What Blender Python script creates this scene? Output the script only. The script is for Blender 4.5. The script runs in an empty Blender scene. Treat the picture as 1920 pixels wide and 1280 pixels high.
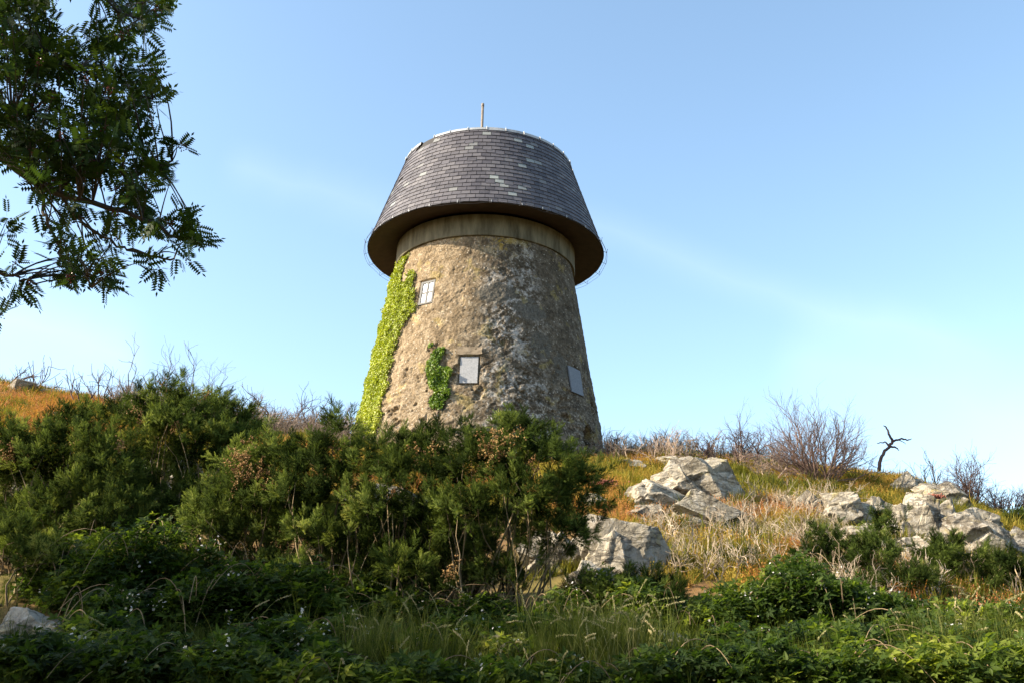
import bpy, math, random
import numpy as np
from mathutils import Matrix, Vector
rs = np.random.RandomState(7); random.seed(7)
C = bpy.context.scene
COL = C.collection
rad = math.radians

# ------------------------------------------------------------------ camera
F = 1866.7                      # focal length in photo pixels (35 mm on 36 mm, 1920 wide)
PITCH, ROLL = rad(19.78), rad(-1.15)
_fw = np.array([0, math.cos(PITCH), math.sin(PITCH)])
_r0 = np.array([1., 0, 0]); _u0 = np.array([0, -math.sin(PITCH), math.cos(PITCH)])
_c, _s = math.cos(ROLL), math.sin(ROLL)
RT = _c*_r0 - _s*_u0; UP = _s*_r0 + _c*_u0
cd = bpy.data.cameras.new('camera'); cam = bpy.data.objects.new('camera', cd); COL.objects.link(cam)
cd.lens = 35; cd.sensor_width = 36; cd.clip_start = 0.1; cd.clip_end = 12000
cam.matrix_world = Matrix(((RT[0], UP[0], -_fw[0], 0), (RT[1], UP[1], -_fw[1], 0), (RT[2], UP[2], -_fw[2], 0), (0, 0, 0, 1)))
C.camera = cam

# ------------------------------------------------------------------ light, sky, exposure
SUN_EL = rad(31); SUN_AZ = (-0.978, -0.208)       # horizontal direction towards the sun
sl = bpy.data.lights.new('sun', 'SUN'); sl.energy = 5.0; sl.angle = rad(0.5); sl.color = (1, .87, .68)
so = bpy.data.objects.new('sun', sl); COL.objects.link(so)
sv = Vector((SUN_AZ[0]*math.cos(SUN_EL), SUN_AZ[1]*math.cos(SUN_EL), math.sin(SUN_EL)))
so.rotation_euler = sv.to_track_quat('Z', 'Y').to_euler(); so.location = (-30, -10, 30)
W = bpy.data.worlds.new("World"); C.world = W; W.use_nodes = True
C.view_settings.view_transform = 'Standard'; C.view_settings.look = 'None'
C.view_settings.exposure = 1.42; C.view_settings.gamma = 1.0

def dir_of(px, py):
    d = _fw + (px-960)/F*RT + (640-py)/F*UP
    return d/np.linalg.norm(d)
def at(px, py, Y):
    d = dir_of(px, py); return d*(Y/d[1])

class NT:
    """small node-tree helper"""
    def __init__(s, nt): s.nt = nt
    def n(s, t, _i=None, **kw):
        nd = s.nt.nodes.new(t)
        for k, v in kw.items(): setattr(nd, k, v)
        for k, v in (_i or {}).items():
            if hasattr(v, 'is_output') : s.nt.links.new(v, nd.inputs[k])
            else: nd.inputs[k].default_value = v
        return nd
    def link(s, a, b): s.nt.links.new(a, b)
    def math(s, op, a, b=None, c=None, clamp=False):
        i = {0: a}
        if b is not None: i[1] = b
        if c is not None: i[2] = c
        return s.n('ShaderNodeMath', i, operation=op, use_clamp=clamp).outputs[0]
    def mix(s, f, a, b, bt='MIX'):
        def c4(x): return x if hasattr(x, 'is_output') else (*x[:3], 1)
        nd = s.n('ShaderNodeMix', {0: f, 6: c4(a), 7: c4(b)}, data_type='RGBA', blend_type=bt)
        return nd.outputs[2]
    def ramp(s, fac, stops, interp='LINEAR'):
        nd = s.n('ShaderNodeValToRGB', {0: fac}); cr = nd.color_ramp; cr.interpolation = interp
        while len(cr.elements) < len(stops): cr.elements.new(0.5)
        for e, (p, c) in zip(cr.elements, stops):
            e.position = p; e.color = (*c, 1) if hasattr(c, '__len__') else (c, c, c, 1)
        return nd.outputs[0]
    def noise(s, vec, scale, detail=4, rough=.55, dist=0.0):
        return s.n('ShaderNodeTexNoise', {'Vector': vec, 'Scale': scale, 'Detail': detail, 'Roughness': rough, 'Distortion': dist}).outputs[0]
    def attr(s, name): return s.n('ShaderNodeAttribute', attribute_name=name).outputs['Fac']

w = NT(W.node_tree); bg = W.node_tree.nodes['Background']
sky = w.n('ShaderNodeTexSky', sky_type='NISHITA', sun_disc=False, sun_elevation=SUN_EL,
          sun_rotation=math.atan2(SUN_AZ[0], SUN_AZ[1]), altitude=50, air_density=1.0, dust_density=1.4, ozone_density=1.3)
tc = w.n('ShaderNodeTexCoord').outputs['Generated']
def cirrus(a, b, width, scale, amp, seed):
    A, B = dir_of(*a), dir_of(*b); n = np.cross(A, B); n /= np.linalg.norm(n)
    m = (A+B); m /= np.linalg.norm(m); half = math.cos(math.acos(float(A@B))/2*1.25)
    warp = w.n('ShaderNodeVectorMath', {0: tc, 1: (seed, 0, 0)}, operation='ADD').outputs[0]
    nz = w.noise(warp, scale, 5, .6, .4)
    dp = w.n('ShaderNodeVectorMath', {0: tc, 1: tuple(n)}, operation='DOT_PRODUCT').outputs['Value']
    dp = w.math('ADD', dp, w.math('MULTIPLY', w.math('SUBTRACT', nz, .5), width*1.6))
    band = w.math('SUBTRACT', 1.0, w.math('DIVIDE', w.math('ABSOLUTE', dp), width), clamp=True)
    al = w.n('ShaderNodeVectorMath', {0: tc, 1: tuple(m)}, operation='DOT_PRODUCT').outputs['Value']
    al = w.n('ShaderNodeMapRange', {0: al, 1: half, 2: half+(1-half)*.55, 3: 0., 4: 1.}, interpolation_type='SMOOTHSTEP').outputs[0]
    return w.math('MULTIPLY', w.math('MULTIPLY', w.math('POWER', band, 1.4), al), amp)
c1 = cirrus((1080, 420), (1800, 660), .030, 3.4, .06, 1)
c2 = cirrus((1500, 640), (2000, 830), .12, 2.4, .08, 5)
c3 = cirrus((440, 320), (760, 420), .035, 4.0, .06, 9)
c4_ = cirrus((-200, 560), (240, 680), .07, 3.0, .12, 13)
cl = w.math('ADD', w.math('ADD', c1, c2), w.math('ADD', c3, c4_), clamp=True)
skyc = w.n('ShaderNodeHueSaturation', {'Hue': .490, 'Saturation': .97, 'Value': 1.14, 'Color': sky.outputs[0]}).outputs[0]
w.link(w.mix(cl, skyc, (5.4, 5.8, 6.1)), bg.inputs[0])
bg.inputs[1].default_value = 0.12

# ------------------------------------------------------------------ numpy noise
_tab = np.random.RandomState(3).rand(4096)
def _h(i, j, k): return _tab[(i*73856093 ^ j*19349663 ^ k*83492791) & 4095]
def vnoise(p):
    p = np.asarray(p, float); f = np.floor(p).astype(np.int64); t = p-f; t = t*t*(3-2*t)
    i, j, k = f[..., 0], f[..., 1], f[..., 2]; x, y, z = t[..., 0], t[..., 1], t[..., 2]
    def L(a, b, t): return a+(b-a)*t
    return L(L(L(_h(i, j, k), _h(i+1, j, k), x), L(_h(i, j+1, k), _h(i+1, j+1, k), x), y),
             L(L(_h(i, j, k+1), _h(i+1, j, k+1), x), L(_h(i, j+1, k+1), _h(i+1, j+1, k+1), x), y), z)
def fbm(p, o=4, g=.5):
    p = np.asarray(p, float); a = 1; s = 0; n = 0
    for q in range(o): s = s+a*(vnoise(p*2**q+q*17.3)-.5); n += a; a *= g
    return s/n*2

# ------------------------------------------------------------------ mesh helpers
class MB:
    def __init__(s): s.v = []; s.f = []; s.a = []; s.n = 0
    def add(s, V, Fc, r=.5):
        V = np.asarray(V, float).reshape(-1, 3); Fc = np.asarray(Fc, int).reshape(-1, 3)
        s.v.append(V); s.f.append(Fc+s.n); s.a.append(np.broadcast_to(np.asarray(r, float), (len(V),)).copy()); s.n += len(V)
    def inst(s, TV, TF, P, M, r):
        """copies of a small template (one leaf, shoot or slate) merged into this part's mesh"""
        N, k = len(P), len(TV)
        if N == 0: return
        V = np.einsum('nij,kj->nki', M, TV)+P[:, None, :]
        Fc = (TF[None]+(np.arange(N)*k)[:, None, None])
        s.add(V.reshape(-1, 3), Fc.reshape(-1, 3), np.repeat(r, k))
    def tube(s, pts, rr, n=5, r=.5, cap=True):
        pts = np.asarray(pts, float); rr = np.broadcast_to(np.asarray(rr, float), (len(pts),)); K = len(pts)
        t = np.gradient(pts, axis=0); t /= np.linalg.norm(t, axis=1)[:, None]+1e-9
        ref = np.array([0, 0, 1.]) if abs(t[0, 2]) < .8 else np.array([1., 0, 0])
        a = np.cross(t, ref); a /= np.linalg.norm(a, axis=1)[:, None]+1e-9; b = np.cross(t, a)
        th = np.arange(n)/n*2*math.pi
        V = pts[:, None]+rr[:, None, None]*(np.cos(th)[None, :, None]*a[:, None]+np.sin(th)[None, :, None]*b[:, None])
        i = np.arange(K-1)[:, None]*n+np.arange(n)[None]; j = np.arange(K-1)[:, None]*n+(np.arange(n)[None]+1) % n
        Fc = np.concatenate([np.stack([i, j, j+n], -1).reshape(-1, 3), np.stack([i, j+n, i+n], -1).reshape(-1, 3)])
        if cap:
            e = (K-1)*n; Fc = np.concatenate([Fc, [[0, q+1, q] for q in range(1, n-1)], [[e, e+q, e+q+1] for q in range(1, n-1)]])
        s.add(V.reshape(-1, 3), Fc, r)
    def box(s, c, h, R=None, r=.5):
        V = np.array([[x, y, z] for x in (-1, 1) for y in (-1, 1) for z in (-1, 1)], float)*np.asarray(h)
        if R is not None: V = V@np.asarray(R).T
        q = [(0, 1, 3, 2), (4, 6, 7, 5), (0, 4, 5, 1), (2, 3, 7, 6), (0, 2, 6, 4), (1, 5, 7, 3)]
        s.add(V+np.asarray(c), [t for a, b, c_, d in q for t in ((a, b, c_), (a, c_, d))], r)
    def lathe(s, prof, n=96, r=.5, c=(0, 0), disp=None):
        prof = np.asarray(prof, float); K = len(prof); th = np.arange(n)/n*2*math.pi
        R = prof[:, 0][:, None]+np.zeros(n); Z = prof[:, 1][:, None]+np.zeros(n)
        V = np.stack([c[0]+R*np.sin(th), c[1]-R*np.cos(th), Z], -1)
        i = np.arange(K-1)[:, None]*n+np.arange(n)[None]; j = np.arange(K-1)[:, None]*n+(np.arange(n)[None]+1) % n
        Fc = np.concatenate([np.stack([i, j, j+n], -1).reshape(-1, 3), np.stack([i, j+n, i+n], -1).reshape(-1, 3)])
        s.add(V.reshape(-1, 3), Fc, r)
    def build(s, name, mat, parent=None, smooth=False, origin=None):
        V = np.concatenate(s.v) if s.v else np.zeros((0, 3)); Fc = np.concatenate(s.f) if s.f else np.zeros((0, 3), int)
        A = np.concatenate(s.a) if s.a else np.zeros(0)
        loc = np.zeros(3)
        if parent is not None: V = V-np.array(parent.location)
        elif origin is not None: loc = np.asarray(origin, float); V = V-loc
        m = bpy.data.meshes.new(name); m.vertices.add(len(V)); m.vertices.foreach_set('co', V.astype(np.float32).ravel())
        m.loops.add(len(Fc)*3); m.loops.foreach_set('vertex_index', Fc.astype(np.int32).ravel())
        m.polygons.add(len(Fc)); m.polygons.foreach_set('loop_start', (np.arange(len(Fc))*3).astype(np.int32))
        m.polygons.foreach_set('use_smooth', np.full(len(Fc), smooth))
        at_ = m.attributes.new('rnd', 'FLOAT', 'POINT'); at_.data.foreach_set('value', A.astype(np.float32))
        m.update(calc_edges=True); m.validate()
        m.materials.append(mat)
        o = bpy.data.objects.new(name, m); COL.objects.link(o); o.location = loc
        if parent is not None: o.parent = parent
        return o
def tag(o, label=None, cat=None, group=None, kind=None):
    if label: o['label'] = label
    if cat: o['category'] = cat
    if group: o['group'] = group
    if kind: o['kind'] = kind
    return o
def empty(name, loc, label, cat, group=None):
    o = bpy.data.objects.new(name, None); COL.objects.link(o); o.location = [float(q) for q in loc]; o.empty_display_size = .2
    return tag(o, label, cat, group)
def unit(v): v = np.asarray(v, float); return v/(np.linalg.norm(v, axis=-1, keepdims=True)+1e-9)
def rot_to(d, spin=None, scale=1.0):
    """matrices taking +X to d, with random spin; N,3,3"""
    d = unit(d); N = len(d)
    ref = np.where(np.abs(d[:, 2:3]) < .9, np.array([[0, 0, 1.]]), np.array([[1., 0, 0]]))
    y = unit(np.cross(ref, d)); z = np.cross(d, y)
    if spin is not None:
        c, s_ = np.cos(spin)[:, None], np.sin(spin)[:, None]; y, z = c*y+s_*z, -s_*y+c*z
    M = np.stack([d, y, z], -1)
    return M*np.broadcast_to(np.asarray(scale, float), (N,))[:, None, None]
def face_up(d, nrm, scale):
    """+X along d, +Z near nrm"""
    d = unit(d); z = nrm-(nrm*d).sum(-1, keepdims=True)*d; z = unit(z); y = np.cross(z, d)
    return np.stack([d, y, z], -1)*np.broadcast_to(np.asarray(scale, float), (len(d),))[:, None, None]

# ------------------------------------------------------------------ materials
def newmat(name):
    m = bpy.data.materials.new(name); m.use_nodes = True; t = NT(m.node_tree)
    return m, t, m.node_tree.nodes['Principled BSDF']
def leafmat(name, stops, rough=.5, trans=.35, tcol=1.6, spec=.35, pscale=1.2):
    m, t, b = newmat(name)
    r = t.attr('rnd'); geo = t.n('ShaderNodeNewGeometry').outputs['Position']
    nz = t.noise(geo, pscale, 3)
    f = t.math('ADD', t.math('MULTIPLY', r, .7), t.math('MULTIPLY', t.math('SUBTRACT', nz, .25), .6), clamp=True)
    c = t.ramp(f, stops)
    b.inputs['Roughness'].default_value = rough; b.inputs['Specular IOR Level'].default_value = spec
    t.link(c, b.inputs['Base Color'])
    if trans > 0:
        tr = t.n('ShaderNodeBsdfTranslucent'); t.link(t.mix(1.0, c, (tcol, tcol, tcol*.5), 'MULTIPLY'), tr.inputs[0])
        mx = t.n('ShaderNodeMixShader', {0: trans, 1: b.outputs[0], 2: tr.outputs[0]})
        t.link(mx.outputs[0], m.node_tree.nodes['Material Output'].inputs[0])
    return m
def barkmat(name, a, b_, rough=.85, sc=14):
    m, t, b = newmat(name); pos = t.n('ShaderNodeNewGeometry').outputs['Position']
    f = t.math('ADD', t.math('MULTIPLY', t.attr('rnd'), .6), t.math('MULTIPLY', t.noise(pos, sc, 4), .4))
    t.link(t.ramp(f, [(.2, a), (.8, b_)]), b.inputs['Base Color']); b.inputs['Roughness'].default_value = rough
    b.inputs['Specular IOR Level'].default_value = .2
    return m
def bump(t, b, h, strength=.5, dist=.02):
    bp = t.n('ShaderNodeBump', {'Strength': strength, 'Distance': dist, 'Height': h}); t.link(bp.outputs[0], b.inputs['Normal'])

M = {}
M['gorse'] = leafmat('gorse_green', [(.0, (.007, .012, .003)), (.32, (.024, .040, .008)), (.55, (.082, .115, .024)), (.75, (.22, .26, .065)), (1, (.34, .33, .10))], .8, .32, 1.7, .06)
M['gorse_pod'] = leafmat('gorse_brown_pods', [(0, (.12, .055, .016)), (.5, (.27, .15, .045)), (1, (.40, .27, .10))], .8, .1)
M['gorse_bark'] = barkmat('gorse_bark', (.10, .07, .04), (.34, .26, .15))
M['twig'] = barkmat('dry_twig', (.10, .075, .06), (.36, .27, .20))
M['pale_twig'] = barkmat('pale_twig', (.20, .15, .10), (.46, .38, .28))
M['burnt'] = barkmat('burnt_twig', (.035, .024, .022), (.15, .095, .08))
M['purple_twig'] = barkmat('purplish_twig', (.06, .040, .033), (.22, .145, .115))
M['straw'] = leafmat('straw', [(0, (.22, .15, .07)), (.5, (.42, .31, .15)), (1, (.55, .46, .27))], .7, .3, 1.2)
M['heath'] = leafmat('heath_grass', [(.0, (0.103, 0.095, 0.015)), (.25, (0.224, 0.189, 0.026)), (.42, (0.344, 0.249, 0.043)), (.6, (0.396, 0.198, 0.047)), (.8, (0.413, 0.155, 0.060)), (1, (0.447, 0.284, 0.146))], .75, .35, 1.2, .2, .35)
M['heath_green'] = leafmat('heath_green', [(.0, (0.022, 0.033, 0.007)), (.3, (0.073, 0.086, 0.014)), (.55, (0.163, 0.163, 0.024)), (.8, (0.275, 0.224, 0.034)), (1, (0.361, 0.189, 0.060))], .75, .35, 1.2, .2, .5)
M['grass'] = leafmat('meadow_grass', [(.0, (0.017, 0.030, 0.005)), (.5, (0.051, 0.072, 0.010)), (.8, (0.128, 0.145, 0.025)), (1, (0.323, 0.289, 0.136))], .65, .4, 1.4, .15)
M['seed'] = leafmat('seed_head', [(0, (.10, .14, .03)), (.7, (.22, .24, .07)), (1, (.60, .52, .32))], .7, .4, 1.2, .15)
M['bramble'] = leafmat('bramble_leaf', [(.0, (.010, .020, .004)), (.4, (.028, .052, .008)), (.72, (.075, .11, .015)), (.9, (.17, .20, .03)), (1, (.30, .30, .06))], .6, .42, 2.2, .15)
M['cane'] = barkmat('bramble_cane', (.05, .035, .02), (.34, .25, .14))
M['petal'] = leafmat('bramble_flower', [(0, (.7, .68, .66)), (1, (.85, .82, .8))], .6, .3, 1.0)
M['ivy'] = leafmat('ivy_leaf', [(.0, (0.136, 0.178, 0.013)), (.45, (0.255, 0.306, 0.017)), (.8, (0.357, 0.391, 0.025)), (1, (0.425, 0.442, 0.068))], .45, .3, 1.3, .4, 1.0)
M['ivy_dark'] = leafmat('ivy_leaf_dark', [(.0, (0.051, 0.102, 0.010)), (.5, (0.119, 0.196, 0.015)), (1, (0.255, 0.323, 0.034))], .4, .3, 1.3, .4)
M['rowan'] = leafmat('rowan_leaf', [(.0, (.012, .026, .008)), (.5, (.03, .055, .010)), (.9, (.065, .095, .014)), (1, (.16, .16, .03))], .6, .3, 1.7, .12)
M['rowan_bark'] = barkmat('rowan_bark', (.035, .03, .025), (.11, .09, .07))
M['berry'] = leafmat('rowan_berry', [(0, (.05, .008, .008)), (1, (.16, .02, .012))], .35, 0)
M['pinkmoss'] = leafmat('red_sedum', [(0, (.16, .05, .035)), (1, (.36, .14, .09))], .8, .1)

def rockmat():
    m, t, b = newmat('limestone'); tcn = t.n('ShaderNodeTexCoord').outputs['Object']
    pos = t.n('ShaderNodeNewGeometry').outputs['Position']
    n1 = t.noise(pos, 1.3, 6, .6, .3); n2 = t.noise(pos, 7, 6, .7, .6); n3 = t.noise(pos, 30, 4, .7)
    c = t.ramp(n1, [(.3, (0.096, 0.080, 0.060)), (.44, (0.216, 0.188, 0.140)), (.60, (0.336, 0.300, 0.232)), (.78, (0.192, 0.176, 0.160))])
    c = t.mix(t.ramp(n2, [(.50, 0.), (.66, .75)]), c, (.39, .37, .33))
    c = t.mix(t.ramp(n2, [(.34, .8), (.46, 0.)]), c, (.07, .063, .052))
    mp = t.n('ShaderNodeMapping', {'Vector': pos, 'Rotation': (.3, .5, .2), 'Scale': (1.5, 1.5, 4.5)}).outputs[0]
    rg = t.math('ABSOLUTE', t.math('SUBTRACT', t.noise(mp, .9, 6, .62, .5), .5)); crack = t.ramp(rg, [(.0, 0.), (.03, 1.)])
    c = t.mix(t.math('MULTIPLY', t.math('SUBTRACT', 1., crack), .4), c, (.05, .045, .04))
    lich = t.ramp(t.noise(pos, 3.1, 5, .6), [(.60, 0.), (.68, .5)])
    c = t.mix(lich, c, (.33, .27, .10))
    t.link(c, b.inputs['Base Color']); b.inputs['Roughness'].default_value = .92; b.inputs['Specular IOR Level'].default_value = .15
    h = t.math('ADD', t.math('ADD', t.math('MULTIPLY', n2, .6), t.math('MULTIPLY', n3, .25)), t.math('MULTIPLY', crack, .35))
    bump(t, b, h, .9, .07)
    return m
M['rock'] = rockmat()
def groundmat():
    m, t, b = newmat('hillside_soil'); pos = t.n('ShaderNodeNewGeometry').outputs['Position']
    n1 = t.noise(pos, .35, 5); n2 = t.noise(pos, 5, 5)
    c = t.ramp(n1, [(.3, (.07, .075, .02)), (.45, (.14, .11, .035)), (.6, (.20, .11, .045)), (.75, (.10, .09, .03))])
    c = t.mix(t.ramp(n2, [(.4, 0.), (.7, .6)]), c, (.045, .035, .02))
    t.link(c, b.inputs['Base Color']); b.inputs['Roughness'].default_value = .95; b.inputs['Specular IOR Level'].default_value = .1
    bump(t, b, n2, .8, .08); return m
M['ground'] = groundmat()

# tower cylinder coordinates: x = azimuth angle from the camera side (positive to the right), y = height
TX, TY = -0.98, 32.0
Z0, R0, Z1, R1 = 7.92, 4.0, 14.02, 3.04
def wall_r(z): return R0+(R1-R0)*(z-Z0)/(Z1-Z0)
def wallmat():
    m, t, b = newmat('weathered_render')
    pos = t.n('ShaderNodeNewGeometry').outputs['Position']
    tco = t.n('ShaderNodeTexCoord').outputs['Object']
    sp = t.n('ShaderNodeSeparateXYZ', {0: tco}); X, Y, Z = sp.outputs
    az = t.math('ARCTAN2', X, t.math('MULTIPLY', Y, -1.0))
    n0 = t.noise(pos, .9, 5, .6, .3); n1 = t.noise(pos, 3.2, 6, .65, .5); n2 = t.noise(pos, 11, 6, .7); n3 = t.noise(pos, 42, 4, .7)
    lit_tone = t.ramp(n1, [(.28, (0.080, 0.058, 0.034)), (.44, (0.184, 0.136, 0.082)), (.58, (0.264, 0.204, 0.132)), (.76, (0.392, 0.336, 0.240))])
    shade_tone = t.ramp(n1, [(.28, (0.035, 0.028, 0.020)), (.45, (0.077, 0.062, 0.043)), (.6, (0.128, 0.106, 0.077)), (.78, (0.229, 0.211, 0.176))])
    # weathered render, with the tower's shade side painted darker towards the right
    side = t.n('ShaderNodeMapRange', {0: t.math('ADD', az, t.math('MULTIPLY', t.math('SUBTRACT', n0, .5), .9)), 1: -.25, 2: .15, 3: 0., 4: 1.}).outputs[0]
    c = t.mix(side, lit_tone, shade_tone)
    # pale specks and fallen render
    lo = t.n('ShaderNodeMapRange', {0: t.math('ADD', Z, t.math('MULTIPLY', n0, 3.0)), 1: 8.5, 2: 11.5, 3: 1., 4: 0.}).outputs[0]
    pale = t.ramp(n2, [(.50, 0.), (.62, .8)])
    c = t.mix(t.math('MULTIPLY', pale, t.math('ADD', t.math('MULTIPLY', lo, .75), .12)), c, (.38, .33, .26))
    spk = t.n('ShaderNodeTexVoronoi', {'Vector': pos, 'Scale': 9.0, 'Randomness': 1.0})
    s1 = t.math('MULTIPLY', t.ramp(spk.outputs['Distance'], [(.10, 1.), (.26, 0.)]), t.ramp(t.n('ShaderNodeSeparateColor', {0: spk.outputs['Color']}).outputs[0], [(.50, 0.), (.56, .8)]))
    c = t.mix(s1, c, (.46, .42, .35))
    # pale lime run on the right half
    la = t.math('SUBTRACT', 1., t.math('ABSOLUTE', t.math('DIVIDE', t.math('SUBTRACT', az, .30), .33)), clamp=True)
    lime = t.math('MULTIPLY', t.ramp(t.math('ADD', t.math('MULTIPLY', n1, .6), t.math('MULTIPLY', n2, .4)), [(.49, 0.), (.56, 1.)]), t.ramp(la, [(.0, 0.), (.5, .68)]))
    lime = t.math('MULTIPLY', lime, t.ramp(t.noise(pos, 1.1, 3, .5), [(.38, 0.15), (.55, 1.)]))
    c = t.mix(lime, c, (.42, .40, .37))
    c = t.mix(t.math('MULTIPLY', t.ramp(n2, [(.30, 1.), (.40, 0.)]), .7), c, (.05, .038, .026))
    # smooth darker cement repairs
    for (a0, z0, ra, rz) in ((.46, 11.45, .17, .42), (.55, 10.3, .12, .5), (.14, 11.9, .2, .4), (.75, 9.75, .10, .45)):
        d = t.math('ADD', t.math('POWER', t.math('DIVIDE', t.math('SUBTRACT', az, a0), ra), 2.), t.math('POWER', t.math('DIVIDE', t.math('SUBTRACT', Z, z0), rz), 2.))
        d = t.math('ADD', d, t.math('MULTIPLY', t.math('SUBTRACT', n1, .5), 2.2))
        c = t.mix(t.ramp(d, [(.75, .85), (.95, 0.)]), c, (.10, .092, .075))
    # yellow lichen below the band, right of centre
    ylm = t.math('MULTIPLY', t.math('SUBTRACT', 1., t.math('ABSOLUTE', t.math('DIVIDE', t.math('SUBTRACT', az, .20), .28)), clamp=True),
                 t.n('ShaderNodeMapRange', {0: Z, 1: 12.9, 2: 13.8, 3: 0., 4: 1.}).outputs[0])
    c = t.mix(t.math('MULTIPLY', t.ramp(n1, [(.5, 0.), (.57, 1.)]), ylm), c, (.30, .20, .03))
    c = t.mix(t.math('MULTIPLY', t.ramp(t.noise(pos, 1.7, 4), [(.60, 0.), (.66, 1.)]), .3), c, (.36, .28, .08))
    g = t.ramp(t.math('ADD', t.math('MULTIPLY', t.noise(pos, 17, 3, .6), .55), t.math('MULTIPLY', n3, .45)), [(.36, .45), (.5, 1.), (.64, 1.45)])
    c = t.mix(1.0, c, g, 'MULTIPLY')
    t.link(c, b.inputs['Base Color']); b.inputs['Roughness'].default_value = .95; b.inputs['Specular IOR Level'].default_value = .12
    h = t.math('ADD', t.math('MULTIPLY', n2, .7), t.math('MULTIPLY', n3, .3)); bump(t, b, h, 1.0, .06)
    return m
def simplemat(name, a, b_, sc=6, rough=.7, spec=.3, bmp=.3, stretch=(1, 1, 1), metal=0.):
    m, t, b = newmat(name); tco = t.n('ShaderNodeTexCoord').outputs['Object']
    mp = t.n('ShaderNodeMapping', {'Vector': tco, 'Scale': stretch}).outputs[0]
    n = t.noise(mp, sc, 5, .65); f = t.math('ADD', t.math('MULTIPLY', n, .8), t.math('MULTIPLY', t.attr('rnd'), .2))
    t.link(t.ramp(f, [(.3, a), (.7, b_)]), b.inputs['Base Color']); b.inputs['Roughness'].default_value = rough
    b.inputs['Specular IOR Level'].default_value = spec; b.inputs['Metallic'].default_value = metal
    if bmp: bump(t, b, n, bmp, .02)
    return m
def slatemat():
    m, t, b = newmat('slate'); r = t.attr('rnd'); pos = t.n('ShaderNodeNewGeometry').outputs['Position']
    c = t.ramp(r, [(.0, (0.041, 0.038, 0.045)), (.35, (0.058, 0.054, 0.063)), (.7, (0.076, 0.071, 0.080)), (.90, (0.098, 0.092, 0.098)), (.935, (0.162, 0.170, 0.166)), (1, (0.238, 0.264, 0.255))])
    n = t.noise(pos, 2.2, 5, .6, .3); c = t.mix(t.ramp(n, [(.42, 0.), (.75, .3)]), c, (.15, .14, .14))
    n2 = t.noise(pos, 25, 4); c = t.mix(t.ramp(n2, [(.55, 0.), (.8, .3)]), c, (.25, .24, .22))
    t.link(c, b.inputs['Base Color']); b.inputs['Roughness'].default_value = .55; b.inputs['Specular IOR Level'].default_value = .4
    bump(t, b, n2, .3, .01); return m
M['wall'] = wallmat(); M['slate'] = slatemat()
M['under'] = simplemat('roof_underlay', (.012, .010, .010), (.02, .018, .016))
M['soffit'] = simplemat('soffit_boards', (.030, .020, .014), (.06, .038, .026), 4, .8)
M['band'] = simplemat('concrete_band', (0.043, 0.038, 0.024), (0.204, 0.187, 0.128), 5.5, .9, .2, .5, (0.850, 0.850, 0.153))
M['lead'] = simplemat('lead_flashing', (0.224, 0.238, 0.245), (0.394, 0.408, 0.422), 5, .5, .5, .2)
M['white'] = simplemat('shaded_frame', (.05, .05, .05), (.10, .10, .095), 9, .6)  # shadowed grey of the window bars, painted in as the frame colour
M['board'] = simplemat('grey_board', (0.197, 0.201, 0.205), (0.377, 0.377, 0.385), 22, .7, .3, .3)
M['board2'] = simplemat('blue_grey_board', (0.093, 0.102, 0.119), (0.178, 0.196, 0.221), 22, .7, .3, .3)
M['pane'] = simplemat('pale_pane', (0.558, 0.576, 0.594), (0.702, 0.720, 0.738), 5, .25, .6, 0)
M['rust'] = simplemat('rusty_pole', (.10, .08, .06), (.24, .20, .16), 9, .7)
M['darkmetal'] = simplemat('dark_wire', (.02, .02, .02), (.05, .05, .05), 5, .6)
M['lintel'] = simplemat('lintel_stone', (0.139, 0.107, 0.070), (0.295, 0.238, 0.172), 7, .95, .15, 1.0)

# ------------------------------------------------------------------ terrain
COLS = [-2600, -900, 0, 480, 900, 1130, 1300, 1500, 1700, 1900, 2300, 3400]
ROWS = {
 7:   [1300, 1330, 1400, 1420, 1430, 1430, 1430, 1430, 1430, 1430, 1430, 1430],
 9:   [1240, 1260, 1290, 1300, 1305, 1305, 1305, 1305, 1305, 1305, 1305, 1330],
 12:  [1080, 1110, 1165, 1190, 1200, 1200, 1200, 1200, 1205, 1210, 1240, 1290],
 15:  [960, 990, 1060, 1100, 1120, 1110, 1100, 1100, 1120, 1150, 1200, 1270],
 19:  [820, 850, 920, 985, 1000, 1010, 1020, 1030, 1050, 1080, 1150, 1250],
 24:  [700, 740, 800, 865, 890, 920, 930, 950, 970, 1000, 1120, 1240],
 30:  [640, 680, 732, 818, 850, 856, 862, 880, 905, 985, 1120, 1240],
 34:  [640, 680, 728, 812, 846, 852, 860, 880, 915, 1010, 1150, 1250],
 40:  [660, 700, 750, 825, 862, 868, 880, 905, 950, 1050, 1180, 1260]}
GX = np.arange(-60, 60.01, .25); GY = np.arange(-30, 90.01, .25)
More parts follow.
